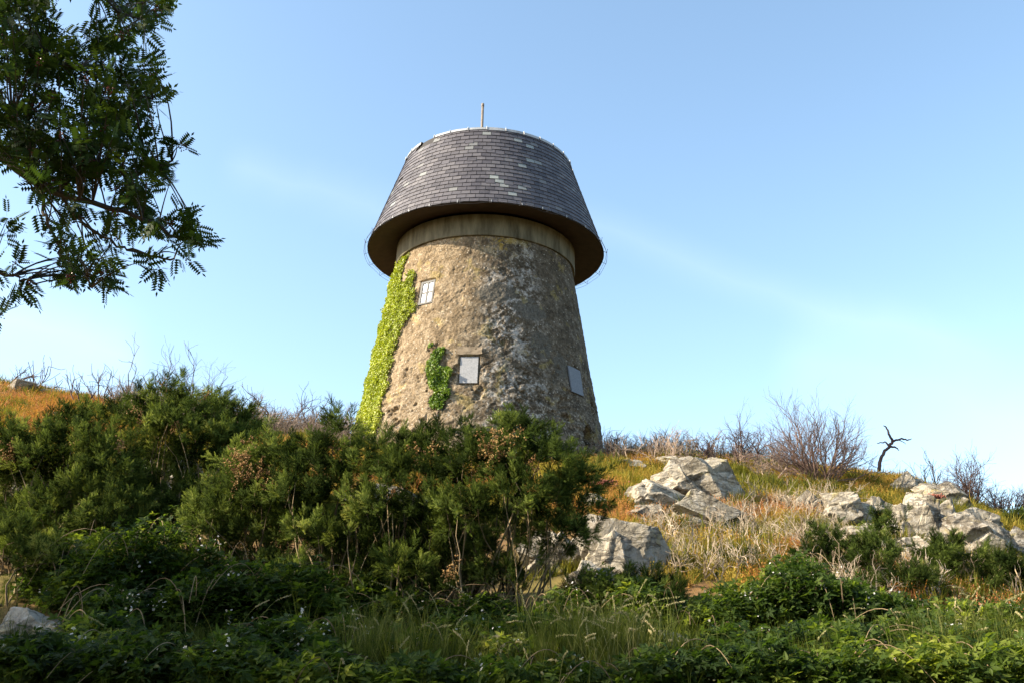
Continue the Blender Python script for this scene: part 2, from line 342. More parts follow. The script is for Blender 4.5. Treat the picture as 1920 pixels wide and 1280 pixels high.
def _make_ground():
    xx, yy = np.meshgrid(GX, GY, indexing='ij')
    ks = sorted(ROWS); sl_, zl = {}, {}
    for Y in ks:
        P = np.array([at(px, py, Y) for px, py in zip(COLS, ROWS[Y])]); sl_[Y] = P[:, 0]/Y; zl[Y] = P[:, 2]
    s = xx/np.maximum(yy, 6)
    layers = [np.interp(s, sl_[Y], zl[Y]) for Y in ks]
    z = np.full_like(xx, -1.6)
    yy2 = yy
    ext = [(-30, -1.7+0*xx), (3, -1.6+0*xx)]+[(Y, L) for Y, L in zip(ks, layers)]+[(60, layers[-1]-2.5), (90, layers[-1]-8)]
    for (y0, a), (y1, b) in zip(ext[:-1], ext[1:]):
        m = (yy2 >= y0) & (yy2 <= y1); t = (yy2-y0)/(y1-y0); z[m] = (a+(b-a)*t)[m]
    for _ in range(10):
        zp = np.pad(z, 1, mode='edge'); z = (zp[:-2, 1:-1]+zp[2:, 1:-1]+zp[1:-1, :-2]+zp[1:-1, 2:]+zp[1:-1, 1:-1]*4)/8
    P = np.stack([xx, yy, 0*xx], -1)
    z = z+.22*fbm(P*.45, 4)*np.clip((yy-6)/6, .2, 1)+.05*fbm(P*2.2, 3)
    return z
GZ = _make_ground()
def ground(x, y):
    x = np.asarray(x, float); y = np.asarray(y, float)
    fx = np.clip((x-GX[0])/.25, 0, len(GX)-1.001); fy = np.clip((y-GY[0])/.25, 0, len(GY)-1.001)
    i = fx.astype(int); j = fy.astype(int); u = fx-i; v = fy-j
    return GZ[i, j]*(1-u)*(1-v)+GZ[i+1, j]*u*(1-v)+GZ[i, j+1]*(1-u)*v+GZ[i+1, j+1]*u*v
def hit(px, py, t0=6., t1=60.):
    d = dir_of(px, py); d = d/d[1]; Y = np.arange(t0, t1, .1)
    below = (d[2]*Y) < ground(d[0]*Y, Y)
    Yh = Y[np.argmax(below)] if below.any() else 31.
    return np.array([d[0]*Yh, Yh, ground(d[0]*Yh, Yh)])
def build_ground():
    def axis(a, lo, hi):
        o = [q for q in (3000, 1500, 700, 300, 160, 110)]
        return np.concatenate([[lo-q for q in o], a[::1], [hi+q for q in o[::-1]]])
    ax = axis(GX, -60, 60); ay = axis(GY, -30, 90)
    xx, yy = np.meshgrid(ax, ay, indexing='ij')
    z = ground(xx, yy); far = np.maximum(np.maximum(np.abs(xx)-60, 0), np.maximum(yy-90, -30-yy)); k = np.clip(far/160, 0, 1)
    z = z*(1-k)+(-6)*k
    n, mm = xx.shape; V = np.stack([xx, yy, z], -1).reshape(-1, 3)
    i = (np.arange(n-1)[:, None]*mm+np.arange(mm-1)[None]).ravel()
    b = MB(); b.add(V, np.concatenate([np.stack([i, i+mm, i+mm+1], -1), np.stack([i, i+mm+1, i+1], -1)]))
    tag(b.build('hillside', M['ground'], smooth=True), 'grassy heath hillside rising to the old windmill tower', 'hillside', kind='structure')
build_ground()

# ------------------------------------------------------------------ the tower
def hit_wall(px, py):
    d = dir_of(px, py); lo, hi = 20., 32.
    for Y in np.arange(20, 36, .01):
        p = d*(Y/d[1]); r = math.hypot(p[0]-TX, p[1]-TY)
        if r <= wall_r(p[2]): break
    return math.atan2(p[0]-TX, -(p[1]-TY)), p[2]
def on_wall(a, z, off=0.):
    r = wall_r(z)+off; return np.stack([TX+r*np.sin(a), TY-r*np.cos(a), z+0*r], -1)
def rect_on_wall(x0, y0, x1, y1):
    a0, z0 = hit_wall(x0, (y0+y1)/2); a1, _ = hit_wall(x1, (y0+y1)/2)
    _, zt = hit_wall((x0+x1)/2, y0); _, zb = hit_wall((x0+x1)/2, y1)
    return a0, a1, zb, zt
tower = empty('windmill_tower', (TX, TY, 7.6), 'old round stone windmill tower with a wide slate cap on the hilltop', 'windmill tower')
WIN = rect_on_wall(787, 527, 812, 569); BO1 = rect_on_wall(861, 667, 897, 718); BO2 = rect_on_wall(1067, 690, 1089, 737); DOOR = rect_on_wall(1090, 795, 1105, 840)
def build_wall():
    nA, nZ = 960, 300
    a = (np.arange(nA)/nA-.5)*2*math.pi; z = np.linspace(6.6, Z1, nZ)
    A, Z = np.meshgrid(a, z, indexing='xy')     # nZ,nA
    P = np.stack([np.sin(A)*4, -np.cos(A)*4, Z], -1)
    low = np.clip((11.2-Z)/3, 0, 1)
    d = .035*fbm(P*1.1, 4)+.024*fbm(P*4, 4, .6)*(0.5+low)+.02*fbm(P*12, 3, .6)
    pit = np.clip(fbm(P*2.6+9, 4, .6)-.16, 0, .25)*(.12+.35*low); d -= pit
    # courses of rubble showing where render fell off
    st = np.abs(np.mod(P[..., 2]*3.3+.4*fbm(P*1.7+3, 2), 1)-.5)
    d += np.clip(fbm(P*1.2+5, 3), 0, .3)*.12*np.clip(st-.1, 0, .2)*5*low
    for (a0, a1, zb, zt), dep in ((WIN, .12), (BO1, .10), (BO2, .03)):
        m = (A > a0-.008) & (A < a1+.008) & (Z > zb-.03) & (Z < zt+.03); d[m] = -dep
        lin = (A > a0-.05) & (A < a1+.05) & (Z >= zt+.03) & (Z < zt+.28) & (dep > .05); d[lin] = .02+.5*d[lin]
    a0, a1, zb, zt = DOOR; ac, hw = a1, .11
    arch = (np.abs(A-ac) < hw) & (Z < zt-.55*np.clip((np.abs(A-ac)/hw)**2.5, 0, 1)); d[arch] = -.42
    R = wall_r(Z)+d
    V = np.stack([TX+R*np.sin(A), TY-R*np.cos(A), Z], -1)
    i = np.arange(nZ-1)[:, None]*nA+np.arange(nA)[None]; j = np.arange(nZ-1)[:, None]*nA+(np.arange(nA)[None]+1) % nA
    b = MB(); b.add(V.reshape(-1, 3), np.concatenate([np.stack([i, j, j+nA], -1).reshape(-1, 3), np.stack([i, j+nA, i+nA], -1).reshape(-1, 3)]))
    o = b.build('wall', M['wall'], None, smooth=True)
    # object origin on the axis at z = 0 so that the material's azimuth is around the tower
    o.data.transform(Matrix.Translation((-TX, -TY, 0))); o.parent = tower; o.location = (0, 0, -7.6)
build_wall()
def frame_at(a, z):
    """local frame on the wall: right, out, up"""
    r = np.array([math.cos(a), math.sin(a), 0]); slope = (R1-R0)/(Z1-Z0)
    up = unit(np.array([slope*math.sin(a), -slope*math.cos(a), 1.])); out = np.cross(r, up)
    return np.stack([r, out, up], -1)
def build_window():
    a0, a1, zb, zt = WIN; ac, zc = (a0+a1)/2, (zb+zt)/2; R = frame_at(ac, zc); r = wall_r(zc)
    W_, H = (a1-a0)*r/2, (zt-zb)/2; c = on_wall(np.array(ac), np.array(zc), -.07)
    b = MB(); t = .036
    for sx in (-1, 1): b.box(c+R@[sx*(W_-t), 0, 0], (t, .035, H), R)
    for sz in (-1, 1): b.box(c+R@[0, 0, sz*(H-t)], (W_-2*t-.001, .033, t), R)
    b.box(c+R@[0, .0, 0], (.034, .028, H-2*t-.001), R); b.box(c+R@[0, .002, .0], (W_-2*t-.001, .022, .03), R)
    f = b.build('window', M['white'], tower); f['label'] = 'four paned white window high on the lit side'
    b = MB(); b.box(c-R@[0, .03*0, 0]+R@[0, -.0, 0]+R@[0, .0, 0]-R[:, 1]*(-.0), (W_-.03, .006, H-.03), R)
    p = b.build('pane', M['pane'], None); p.parent = f; p.matrix_parent_inverse = Matrix.Identity(4); p.location = -Vector(tower.location)
    
build_window()
for (a0, a1, zb, zt), off, nm in ((BO1, -.055, 'grey board filling the front window opening'), (BO2, -.0, 'blue grey board filling the right hand opening')):
    ac, zc = (a0+a1)/2, (zb+zt)/2; R = frame_at(ac, zc); r = wall_r(zc)
    b = MB(); b.box(on_wall(np.array(ac), np.array(zc), off), ((a1-a0)*r/2-.02, .02, (zt-zb)/2-.015), R)
    o = b.build('window_board', M['board'] if off < 0 else M['board2'], tower); o['label'] = nm
def rough_box(b, c, h, R, seed, amp=.02, n=7):
    g = np.linspace(-1, 1, n); faces = []
    for ax in range(3):
        for s_ in (-1, 1):
            u, v = np.meshgrid(g, g, indexing='ij'); P = np.zeros((n, n, 3)); P[..., ax] = s_; P[..., (ax+1) % 3] = u; P[..., (ax+2) % 3] = v
            P = P*np.asarray(h); P = P+amp*np.stack([fbm(P*6+seed, 3), fbm(P*6+seed+5, 3), fbm(P*6+seed+9, 3)], -1)
            i = (np.arange(n-1)[:, None]*n+np.arange(n-1)[None]).ravel()
            T = np.concatenate([np.stack([i, i+n, i+n+1], -1), np.stack([i, i+n+1, i+1], -1)])
            if s_ < 0: T = T[:, ::-1]
            b.add(P.reshape(-1, 3)@np.asarray(R).T+np.asarray(c), T)
for k, (bx, e) in enumerate(((BO1, .16),)):
    a0, a1, zb, zt = bx; ac = (a0+a1)/2; R = frame_at(ac, zt); r = wall_r(zt)
    b = MB(); rough_box(b, on_wall(np.array(ac), np.array(zt+.03+e/2+.05), -.015), ((a1-a0)*r/2+.10, .045, e/2+.04), R, k*7., .035); b.build('lintel', M['lintel'], tower, smooth=True)

ZR, RR_, ZT, RT_ = 14.65, 4.12, 17.99, 3.0
def build_cap():
    c = (TX, TY)
    b = MB(); b.lathe([(3.115, 13.99), (3.13, 14.03), (3.125, 14.72)], 128, c=c); b.lathe([(2.95, 13.985), (3.115, 13.99)], 128, c=c); b.build('band', M['band'], tower, smooth=False)
    b = MB(); b.lathe([(3.0, 14.86), (3.2, 14.82), (RR_-.05, ZR-.005), (RR_-.02, ZR-.01)], 128, c=c); b.build('soffit', M['soffit'], tower)
    b = MB(); b.lathe([(RR_-.02, ZR-.01), (RR_-.012, ZR+.05), (RT_-.03, ZT)], 128, c=c); b.lathe([(RT_-.03, ZT), (.01, ZT+.12)], 128, c=c)
    roof = b.build('roof', M['under'], tower)
    # slates
    SL = math.hypot(RR_-RT_, ZT-ZR); nrow = 20; ex = SL/nrow
    du, dz = (RT_-RR_)/SL, (ZT-ZR)/SL             # up-slope unit
    nr, nz = dz, -du                              # outward normal (radial, z)
    b = MB(); hole = hit_cap(800, 266)
    for k in range(nrow):
        s0 = k*ex; R = RR_+du*s0; n = int(round(2*math.pi*R/.30)); off = (k % 2)*.5+.15*rs.rand()
        for q in range(n):
            a = (q+off)/n*2*math.pi; hw = math.pi/n-.0085/R
            z = ZR+dz*s0
            if abs((a+math.pi) % (2*math.pi)-math.pi-hole[0]) < .13 and -.34 < z-hole[1] < .25: continue
            if rs.rand() < .003: continue
            lift = .024+.006*rs.rand(); tl = rs.randn()*.0022; slip = -rs.rand()*.008 if rs.rand() > .02 else -.05
            P = []
            for (sa, ss, l) in ((-1, 0, lift+tl), (1, 0, lift-tl), (1, ex*1.25, .002), (-1, ex*1.25, .002), (-1, .0, .003), (1, .0, .003)):
                s = s0+ss+slip+(rs.rand()*.006 if ss == 0 else 0); r_ = RR_+du*s+nr*l; z_ = ZR+dz*s+nz*l
                aa = a+sa*hw; P.append((TX+r_*math.sin(aa), TY-r_*math.cos(aa), z_))
            v = rs.rand(); v = v*.93 if rs.rand() > .012*(1+3*(abs(a-.1) < .45)) else .94+.06*rs.rand()
            b.add(P, [(0, 1, 2), (0, 2, 3), (4, 5, 1), (4, 1, 0), (0, 3, 4), (1, 5, 2)], v)
    sl_ = b.build('slates', M['slate'], None); sl_.parent = roof; sl_.location = -Vector(tower.location)
    # lead flashing round the top edge
    b = MB(); nseg = 30
    for q in range(nseg):
        a0, a1 = q/nseg*2*math.pi, (q+1)/nseg*2*math.pi-.012
        if a0 < (hole[0]-.02) % (2*math.pi) < a1: continue
        aa = np.linspace(a0, a1, 6); jt = rs.randn()*.01
        prof = [(-.10+jt, .03), (-.10+jt, .036), (.0, .045), (.03, .02), (.035, -.12)]
        V = []
        for s, l in prof:
            r_ = RT_+du*s+nr*l; z_ = ZT+dz*s+nz*l+.004*rs.randn(); V.append(np.stack([TX+r_*np.sin(aa), TY-r_*np.cos(aa), z_+0*aa], -1))
        V = np.array(V); K, n = V.shape[:2]; i = (np.arange(K-1)[:, None]*n+np.arange(n-1)[None]).ravel()
        b.add(V.reshape(-1, 3), np.concatenate([np.stack([i, i+1, i+n+1], -1), np.stack([i, i+n+1, i+n], -1)]), rs.rand())
        # standing seam
        r_ = RT_+nr*.055; P0 = np.array([TX+(r_-du*.1)*math.sin(a0), TY-(r_-du*.1)*math.cos(a0), ZT-dz*.1]); P1 = np.array([TX+r_*math.sin(a0), TY-r_*math.cos(a0), ZT+.04])
        b.tube([P0, P1], .014, 4, .9)
    fl = b.build('flashing', M['lead'], None); fl.parent = roof; fl.location = -Vector(tower.location)
    # small lead clips on the eaves
    for a in (-.98, -.80, -.62, -.43, -.2, .06, .3, .47, .7, .93, 2.2, 3., 4.):
        b = MB(); b.box((TX+(RR_+.014)*math.sin(a), TY-(RR_+.014)*math.cos(a), ZR+.03), (.013, .012, .045), frame_at(a, ZR))
        cb = b.build('eave_clip', M['lead'], None); cb.parent = roof; cb.location = -Vector(tower.location)
    # wire hoop below the eaves on little brackets
    b = MB(); th = np.linspace(0, 2*math.pi, 97); rw = RR_+.13
    zz = ZR-.10+.03*np.sin(th*9)+.02*np.sin(th*23)
    b.tube(np.stack([TX+rw*np.sin(th), TY-rw*np.cos(th), zz], -1), .006, 4, cap=False)
    b.tube(np.stack([TX+(rw-.03)*np.sin(th), TY-(rw-.03)*np.cos(th), zz+.1], -1), .006, 4, cap=False)
    for k in range(28):
        a = k/28*2*math.pi+.05; f = lambda r, z: (TX+r*math.sin(a), TY-r*math.cos(a), z)
        b.tube([f(RR_-.06, ZR+.0), f(rw+.01, ZR-.10), f(rw+.03, ZR+.04)], .009, 4)
    b.build('eave_wire', M['darkmetal'], tower)
    # pole
    p0 = at(903, 262, 32.0); p1 = at(903.5, 195, 32.0); p1[0] = p0[0]; p0[2] = ZT
    b = MB(); b.tube([p0, [p0[0], 32, p1[2]-.12]], .05, 10); b.tube([[p0[0], 32, p1[2]-.12], [p0[0], 32, p1[2]-.10], [p0[0], 32, p1[2]]], [.056, .058, .055], 10)
    b.build('pole', M['rust'], tower, smooth=True)
def hit_cap(px, py):
    d = dir_of(px, py)
    for Y in np.arange(20, 36, .01):
        p = d*(Y/d[1]); r = math.hypot(p[0]-TX, p[1]-TY)
        if ZR < p[2] < ZT+.3 and r <= RR_+(RT_-RR_)*(p[2]-ZR)/(ZT-ZR): break
    return math.atan2(p[0]-TX, -(p[1]-TY)), p[2]
build_cap()

# ------------------------------------------------------------------ ivy on the tower
IVT_V = np.array([[0, 0, 0], [.25, .42, .05], [.55, .30, .08], [1, 0, -.05], [.55, -.30, .08], [.25, -.42, .05], [.4, 0, .0]]); IVT_F = np.array([[0, 6, 1], [1, 6, 2], [2, 6, 3], [3, 6, 4], [4, 6, 5], [5, 6, 0]])
def inpoly(x, y, poly):
    r = np.zeros(len(x), bool); n = len(poly)
    for i in range(n):
        x0, y0 = poly[i]; x1, y1 = poly[(i+1) % n]
        c = ((y0 > y) != (y1 > y)); xi = (x1-x0)*(y-y0)/((y1-y0) if y1 != y0 else 1e-9)+x0
        r ^= c & (x < xi)
    return r
def ivy(name, label, polys, N, size, mat, thick, amin, amax, zmin, zmax, stems):
    a = rs.uniform(amin, amax, N*12); z = rs.uniform(zmin, zmax, N*12); k = np.zeros(len(a), bool)
    nz = fbm(np.stack([a*9, z*2.2, 0*a], -1), 4)*.5
    for p in polys: k |= inpoly(a+nz*.09, z+nz*.4, p)
    a, z = a[k][:N], z[k][:N]
    cl = fbm(np.stack([a*14, z*3.5, 0*a+4], -1), 3)
    off = .02+thick*rs.rand(len(a))*(.8+cl)
    P = on_wall(a, z, off); out = np.stack([np.sin(a), -np.cos(a), 0*a+.25], -1)
    nrm = unit(out+.55*rs.randn(len(a), 3)); d = unit(np.array([0, 0, -1.])+.8*rs.randn(len(a), 3)+.25*out)
    e = empty(name, on_wall(np.array((amin+amax)/2), np.array(zmin+0.), .05), label, 'ivy')
    b = MB(); b.inst(IVT_V, IVT_F, P, face_up(d, nrm, size*rs.uniform(.6, 1.25, len(a))), np.clip(.45+.4*cl+.25*rs.randn(len(a)), 0, 1)); b.build('leaves', mat, e)
    b = MB()
    for (pts, rad_) in stems:
        q = np.array(pts, float); t = np.linspace(0, len(q)-1, 24); A = np.interp(t, range(len(q)), q[:, 0])+.008*rs.randn(24); Z_ = np.interp(t, range(len(q)), q[:, 1])
        b.tube(on_wall(A, Z_, .035+.01*rs.rand(24)), np.linspace(rad_, rad_*.4, 24), 5, rs.rand())
    b.build('stems', M['twig'], e)
def wp(L): return [hit_wall(*q) for q in L]
rb = wp([(771, 472), (764, 488), (760, 500), (757, 520), (764, 530), (768, 510), (780, 504), (781, 515), (777, 535), (779, 562), (784, 572), (779, 585), (762, 602), (752, 622), (744, 650), (739, 662), (742, 672), (735, 690), (727, 715), (730, 722), (722, 748), (717, 765), (722, 772), (714, 790), (706, 815), (698, 840)])
pol = rb+[(-2.0, 7.2), (-2.05, 10.5), (-1.75, 12.5), (-1.35, 13.55), (-1.05, 13.9)]
ivy('ivy', 'bright yellow green ivy curtain covering the left side of the tower', [pol], 46000, .066, M['ivy'], .14, -2.05, min(-.3, max(p[0] for p in rb)+.1), 7.2, 13.95,
    [([(-1.3, 7.4), (-1.25, 9), (-1.2, 11), (-1.1, 13.3)], .035), ([(-1.0, 7.4), (-1.05, 9), (-.95, 11), (-.8, 12.4)], .03)])
p2 = wp([(812, 662), (831, 657), (832, 668), (826, 685), (838, 690), (843, 702), (837, 722), (849, 728), (846, 740), (836, 748), (834, 762), (822, 768), (812, 760), (812, 742), (803, 730), (801, 708), (804, 690), (808, 675)])
p3 = wp([(810, 643), (814, 645), (812, 650), (808, 649)]); za = [p[1] for p in p2+p3]; aa = [p[0] for p in p2+p3]
s1 = wp([(815, 800), (819, 775), (822, 740), (820, 700)]); s2 = wp([(808, 812), (815, 785), (826, 760), (835, 730)])
ivy('ivy', 'small dark green ivy patch beside the front boarded window', [p2, p3], 3200, .07, M['ivy_dark'], .13, min(aa)-.05, max(aa)+.05, min(za)-.1, max(za)+.1, [(s1, .02), (s2, .018)])

# ------------------------------------------------------------------ rocks
def ico(n):
    import bmesh
    bm = bmesh.new(); bmesh.ops.create_icosphere(bm, subdivisions=n, radius=1)
    V = np.array([v.co for v in bm.verts]); Fc = np.array([[v.index for v in f.verts] for f in bm.faces]); bm.free(); return V, Fc
ICO = {n: ico(n) for n in (1, 4, 5, 6)}
ROCKB = []
def rock(label, px, py, wpx, hpx, Y, seed, depth=1.0, tilt=0., planes=7, sub=5, cat='rock', squash=1., group=None):
    """px,py = centre of the rock in the picture, wpx,hpx its visible size there; it reaches down into the soil"""
    r_ = np.random.RandomState(seed); V, Fc = ICO[sub]; V = V.copy()
    k_ = max(wpx, hpx)/100.; V0 = V
    def block(pl, c0, sc_, o):
        n = unit(r_.randn(pl, 3)*np.array([1, 1, .8])); n = np.concatenate([n, np.eye(3), -np.eye(3)])@np.linalg.qr(r_.randn(3, 3))[0].T; d = np.concatenate([r_.uniform(.58, .88, pl), r_.uniform(.6, .8, 6)]); rr = np.full(len(V0), 1.3)
        for ni, di in zip(n, d):
            c = V0@ni; m = c > .05; rr[m] = np.minimum(rr[m], di/c[m])
        U = V0*rr[:, None]*sc_+c0
        ridg = 1-np.abs(fbm(U*2.2+seed, 4, .55))*2
        bl = U@unit(np.array([.9, .3, -.3]))*(2.3*k_)+1.1*fbm(U*1.4*k_+seed+4, 3); bl = np.abs(np.mod(bl, 1)-.5)*2
        return U+(U-c0)*(.035*fbm(U*1.3*k_+seed*1.3, 5, .55)+.025*(ridg-.7)-.05/k_**.5*np.clip(1-bl*6., 0, 1)+.022/k_**.5*fbm(U*6*k_+seed, 4, .6))[:, None]
    parts = [block(planes, np.zeros(3), np.array([.92, .9, .85]), 0)]
    if wpx >= 70:
        for q in range(int(3+wpx/45)):
            a_ = r_.uniform(math.pi*.9, math.pi*2.1); zz = r_.uniform(-.6, .25); R_ = .52*(1-.25*abs(zz))
            parts.append(block(4, np.array([math.cos(a_)*R_*1.05, math.sin(a_)*R_, zz]), r_.uniform(.42, .75, 3)*np.array([1.15, 1, .8]), q+1))
    V = np.concatenate(parts); Fc = np.concatenate([Fc+q*len(V0) for q in range(len(parts))])
    lo, hi = V.min(0), V.max(0); V = (V-(lo+hi)/2)/((hi-lo)/2)
    if py < 1150: Y = float(hit(px, py+hpx*.42)[1])+.25*wpx/F*Y*depth
    p = at(px, py, Y); sc = np.linalg.norm(p)/F*.98
    w_, h_ = wpx*sc/2, hpx*sc/2
    w_ *= .93; V = V*np.array([w_, w_*depth, h_*1.25]); ct, st = math.cos(tilt), math.sin(tilt)
    V = np.stack([ct*V[:, 0]+st*V[:, 2], V[:, 1], -st*V[:, 0]+ct*V[:, 2]], -1)
    p = p.copy(); p[2] -= h_*.2
    ROCKB.append((p.copy(), w_, w_*depth, h_))
    b = MB(); b.add(V+p, Fc); o = b.build('rock', M['rock'], None, smooth=False, origin=(p[0], p[1], p[2]-h_))
    for pl in o.data.polygons: pass
    return tag(o, label, cat, group)
ROCKS = [
 ('shadowed rock filling the gap behind the rounded tan boulder', 1760, 985, 120, 100, 23.0, 51, .8, .3),
 ('weathered rock shelf joining the tan boulders', 1660, 1000, 110, 50, 22.0, 52, .8, .1),
 ('cracked block left of the low tan boulder', 1560, 950, 60, 40, 23.0, 53, .8, .2),
 ('grey shelf under the rounded white topped rock', 1215, 965, 90, 40, 23.0, 54, .8, .2),
 ('broken grey block in the shade at the left of the big rock face', 1075, 1040, 60, 70, 18.6, 55, .8, .2),
 ('thin upper slab of the long pale boulder nearest the skyline', 1265, 868, 80, 26, 25.5, 41, .8, .25),
 ('right hand end block of the long pale boulder', 1368, 930, 60, 50, 25.0, 42, .8, .5),
 ('small pale stone wedged between the two upper boulders', 1285, 945, 40, 26, 24.0, 43, .9, .0),
 ('low dark stone with red plants under the long boulder', 1262, 985, 50, 24, 23.0, 44, .9, .0),
 ('narrow grey stone at the foot of the tan slab', 1550, 985, 60, 24, 22.0, 45, .9, .2),
 ('sharp grey block between knob and pale ridge', 1745, 925, 50, 34, 23.0, 46, .9, .5),
 ('wedge of pale rock below the ridge near the right edge', 1850, 985, 80, 46, 21.0, 47, .8, .5),
 ('long pale limestone boulder sloping down from the skyline right of the tower', 1310, 905, 195, 98, 25.5, 1, .8, .40),
 ('rounded white topped rock just below the long pale boulder', 1235, 935, 140, 66, 24.2, 2, .8, .15),
 ('grey broken rock face under the long pale boulder', 1325, 968, 165, 80, 24.4, 3, .7, .2),
 ('flat grey slab on the crest close to the tower', 1178, 873, 75, 22, 27.5, 4, .9, .1),
 ('small flat rock in the grass below the tower foot', 1125, 870, 50, 16, 27.5, 5, .9, .05),
 ('small tan stone half buried beside the dark end of the gorse', 1115, 940, 50, 34, 22.5, 6, .9, 0),
 ('large blue grey rock face in shade beside the big gorse bush', 1160, 1035, 190, 130, 19.0, 7, .7, .30),
 ('low bright limestone slab seen under the gorse branches', 1025, 1040, 130, 90, 18.0, 8, .8, .1),
 ('lowest grey rock at the foot of the shaded rock face', 1110, 1082, 110, 60, 17.4, 9, .8, .1),
 ('small grey brown rock at the left end of the right outcrop', 1515, 945, 75, 50, 24.0, 10, .8, .1),
 ('tan slab with a sharp dark edge in the right outcrop', 1585, 962, 110, 80, 23.0, 11, .7, .35),
 ('low tan boulder in the middle of the right outcrop', 1643, 958, 75, 52, 22.8, 12, .8, .2),
 ('rounded tan boulder with a dark cleft below it', 1713, 985, 90, 115, 21.8, 13, .9, .15),
 ('grey knob of rock crowning the right outcrop', 1705, 912, 70, 50, 23.6, 14, .9, .1),
 ('pale rock ridge running down from the knob', 1775, 940, 135, 60, 22.6, 15, .7, .38),
 ('broad sloping slab with dark patches at the right end', 1810, 1005, 175, 110, 21.3, 16, .7, .45),
 ('last pale rock of the ridge at the right picture edge', 1890, 1030, 110, 60, 20.6, 17, .8, .55),
 ('dark fissured rock under the rounded tan boulder', 1700, 1035, 130, 60, 21.0, 18, .7, .1),
 ('grey brown rock beneath the tan slab', 1600, 1010, 130, 50, 22.0, 19, .8, .15),
 ('small rock with red plants on it, low on the right slope', 1600, 1082, 120, 40, 17.5, 20, .8, .05),
 ('blunt pale stone beside the red plants', 1665, 1085, 60, 50, 17.2, 21, .8, .0),
 ('dark rock on the skyline at the far left', 38, 726, 56, 30, 29.5, 22, .9, .1),
 ('light grey rock next to the dark skyline rock', 100, 737, 50, 20, 29.5, 23, .9, .1),
 ('small flat stone in the orange grass at left', 110, 782, 40, 14, 25.0, 24, .9, .0),
 ('white rock face showing through the left gorse', 150, 905, 110, 85, 18.8, 25, .7, .1),
 ('second pale rock behind the left gorse stems', 60, 930, 90, 80, 17.6, 26, .8, .1),
 ('rock half hidden between the left gorse and its dark neighbour', 320, 900, 160, 100, 18.8, 27, .7, .0),
 ('white rock glimpsed through the middle of the big gorse', 740, 945, 260, 70, 18.6, 28, .6, .1),
 ('dark boulder with a sunlit top in the bottom left corner', 40, 1203, 150, 105, 11.0, 29, .8, .1),
 ('shaded grey rock among brambles near the bottom right of centre', 1275, 1245, 150, 120, 10.8, 30, .8, -.1),
]
for R_ in ROCKS:
    lab, px, py, ww, hh, Y, sd, dp, ti = R_; rock(lab, px, py, ww, hh, Y, sd, dp, ti, group='limestone rocks on the slope')

# ------------------------------------------------------------------ hillside heath and grass (uncountable)
def tuft_template(nb, h, spread, wdt, seed, seedhead=False, seg=2):
    r_ = np.random.RandomState(seed); V = []; Fc = []
    for k in range(nb):
        a = r_.rand()*6.28; lean = spread*r_.rand(); L = h*r_.uniform(.5, 1.0); w_ = wdt*r_.uniform(.7, 1.2)
        d = np.array([math.cos(a), math.sin(a), 0]); s = np.array([-d[1], d[0], 0]); o = d*r_.rand()*spread*.35*h
        n0 = len(V); pts = []
        for q in range(seg+1):
            t = q/seg; pts.append(o+d*lean*L*t*t+np.array([0, 0, L*t*(1-.25*lean*t)]))
        for q in range(seg): V += [pts[q]-s*w_*(1-q/seg)*.5, pts[q]+s*w_*(1-q/seg)*.5]
        V.append(pts[-1])
        for q in range(seg-1): i = n0+2*q; Fc += [[i, i+1, i+3], [i, i+3, i+2]]
        i = n0+2*(seg-1); Fc.append([i, i+1, i+2])
        if seedhead and r_.rand() < seedhead:
            p = pts[-1]; n1 = len(V); dd = unit(pts[-1]-pts[-2])
            for q in range(5):
                bp = p-dd*q*.035*1.2; an = r_.rand()*6.28; sd = np.array([math.cos(an), math.sin(an), .6])*.02
                i = len(V); V += [bp, bp+sd+dd*.012, bp+dd*.035]; Fc.append([i, i+1, i+2])
    return np.array(V), np.array(Fc)
def scatter_region(N, xr, yr, fn):
    P = []
    tot = 0
    while tot < N:
        x = rs.uniform(*xr, N*2); y = rs.uniform(*yr, N*2)
        w_ = fn(x, y); k = rs.rand(len(x)) < w_; P.append(np.stack([x[k], y[k]], -1)); tot += k.sum()
        if len(P) > 30: break
    P = np.concatenate(P)[:N]; return np.stack([P[:, 0], P[:, 1], ground(P[:, 0], P[:, 1])-.02], -1)
def infrust(x, y, m=1.25):
    fy = y*math.cos(PITCH)+ground(x, y)*math.sin(PITCH)
    return np.abs(x)/np.maximum(fy, .1) < 960/F*m
def pix(P):
    fw = P@_fw; return 960+F*(P@RT)/fw, 640-F*(P@UP)/fw
T_GR = [tuft_template(14, .38, .55, .012, 50+k, .5) for k in range(5)]
T_LOW = [tuft_template(22, .26, .9, .016, 70+k) for k in range(5)]
def scatter(b, P, T, sc, rnd, tilt=.15):
    k = rs.randint(0, len(T), len(P))
    for q, (V, Fc) in enumerate(T):
        m = k == q; n = m.sum()
        if not n: continue
        d = unit(np.array([0, 0, 1.])+tilt*rs.randn(n, 3)); Mx = rot_to(d, rs.rand(n)*6.28, 1.0)
        Mx = Mx[:, :, [1, 2, 0]]*sc[m][:, None, None]
        b.inst(V, Fc, P[m], Mx, rnd[m])
def orange_w(x, y):
    n = fbm(np.stack([x*.35, y*.35, 0*x], -1), 3)
    left = np.clip((-6-x)/4, 0, 1); right = np.clip((x+1)/3, 0, 1)
    return n, left, right
def f_heath(x, y): 
    far = (np.hypot(x-TX, y-TY) > 4.3)
    return far*infrust(x, y)*np.clip((y-14-5.5*(x < 1.9*y/18))/2, .0, 1)*np.clip((40-y)/4, 0, 1)
P = scatter_region(24000, (-26, 26), (14, 40), f_heath)
n, lf, rt = orange_w(P[:, 0], P[:, 1]); rn = np.clip(.48+1.0*n+.24*lf+.14*rs.randn(len(P))-.02*rt, 0, 1)
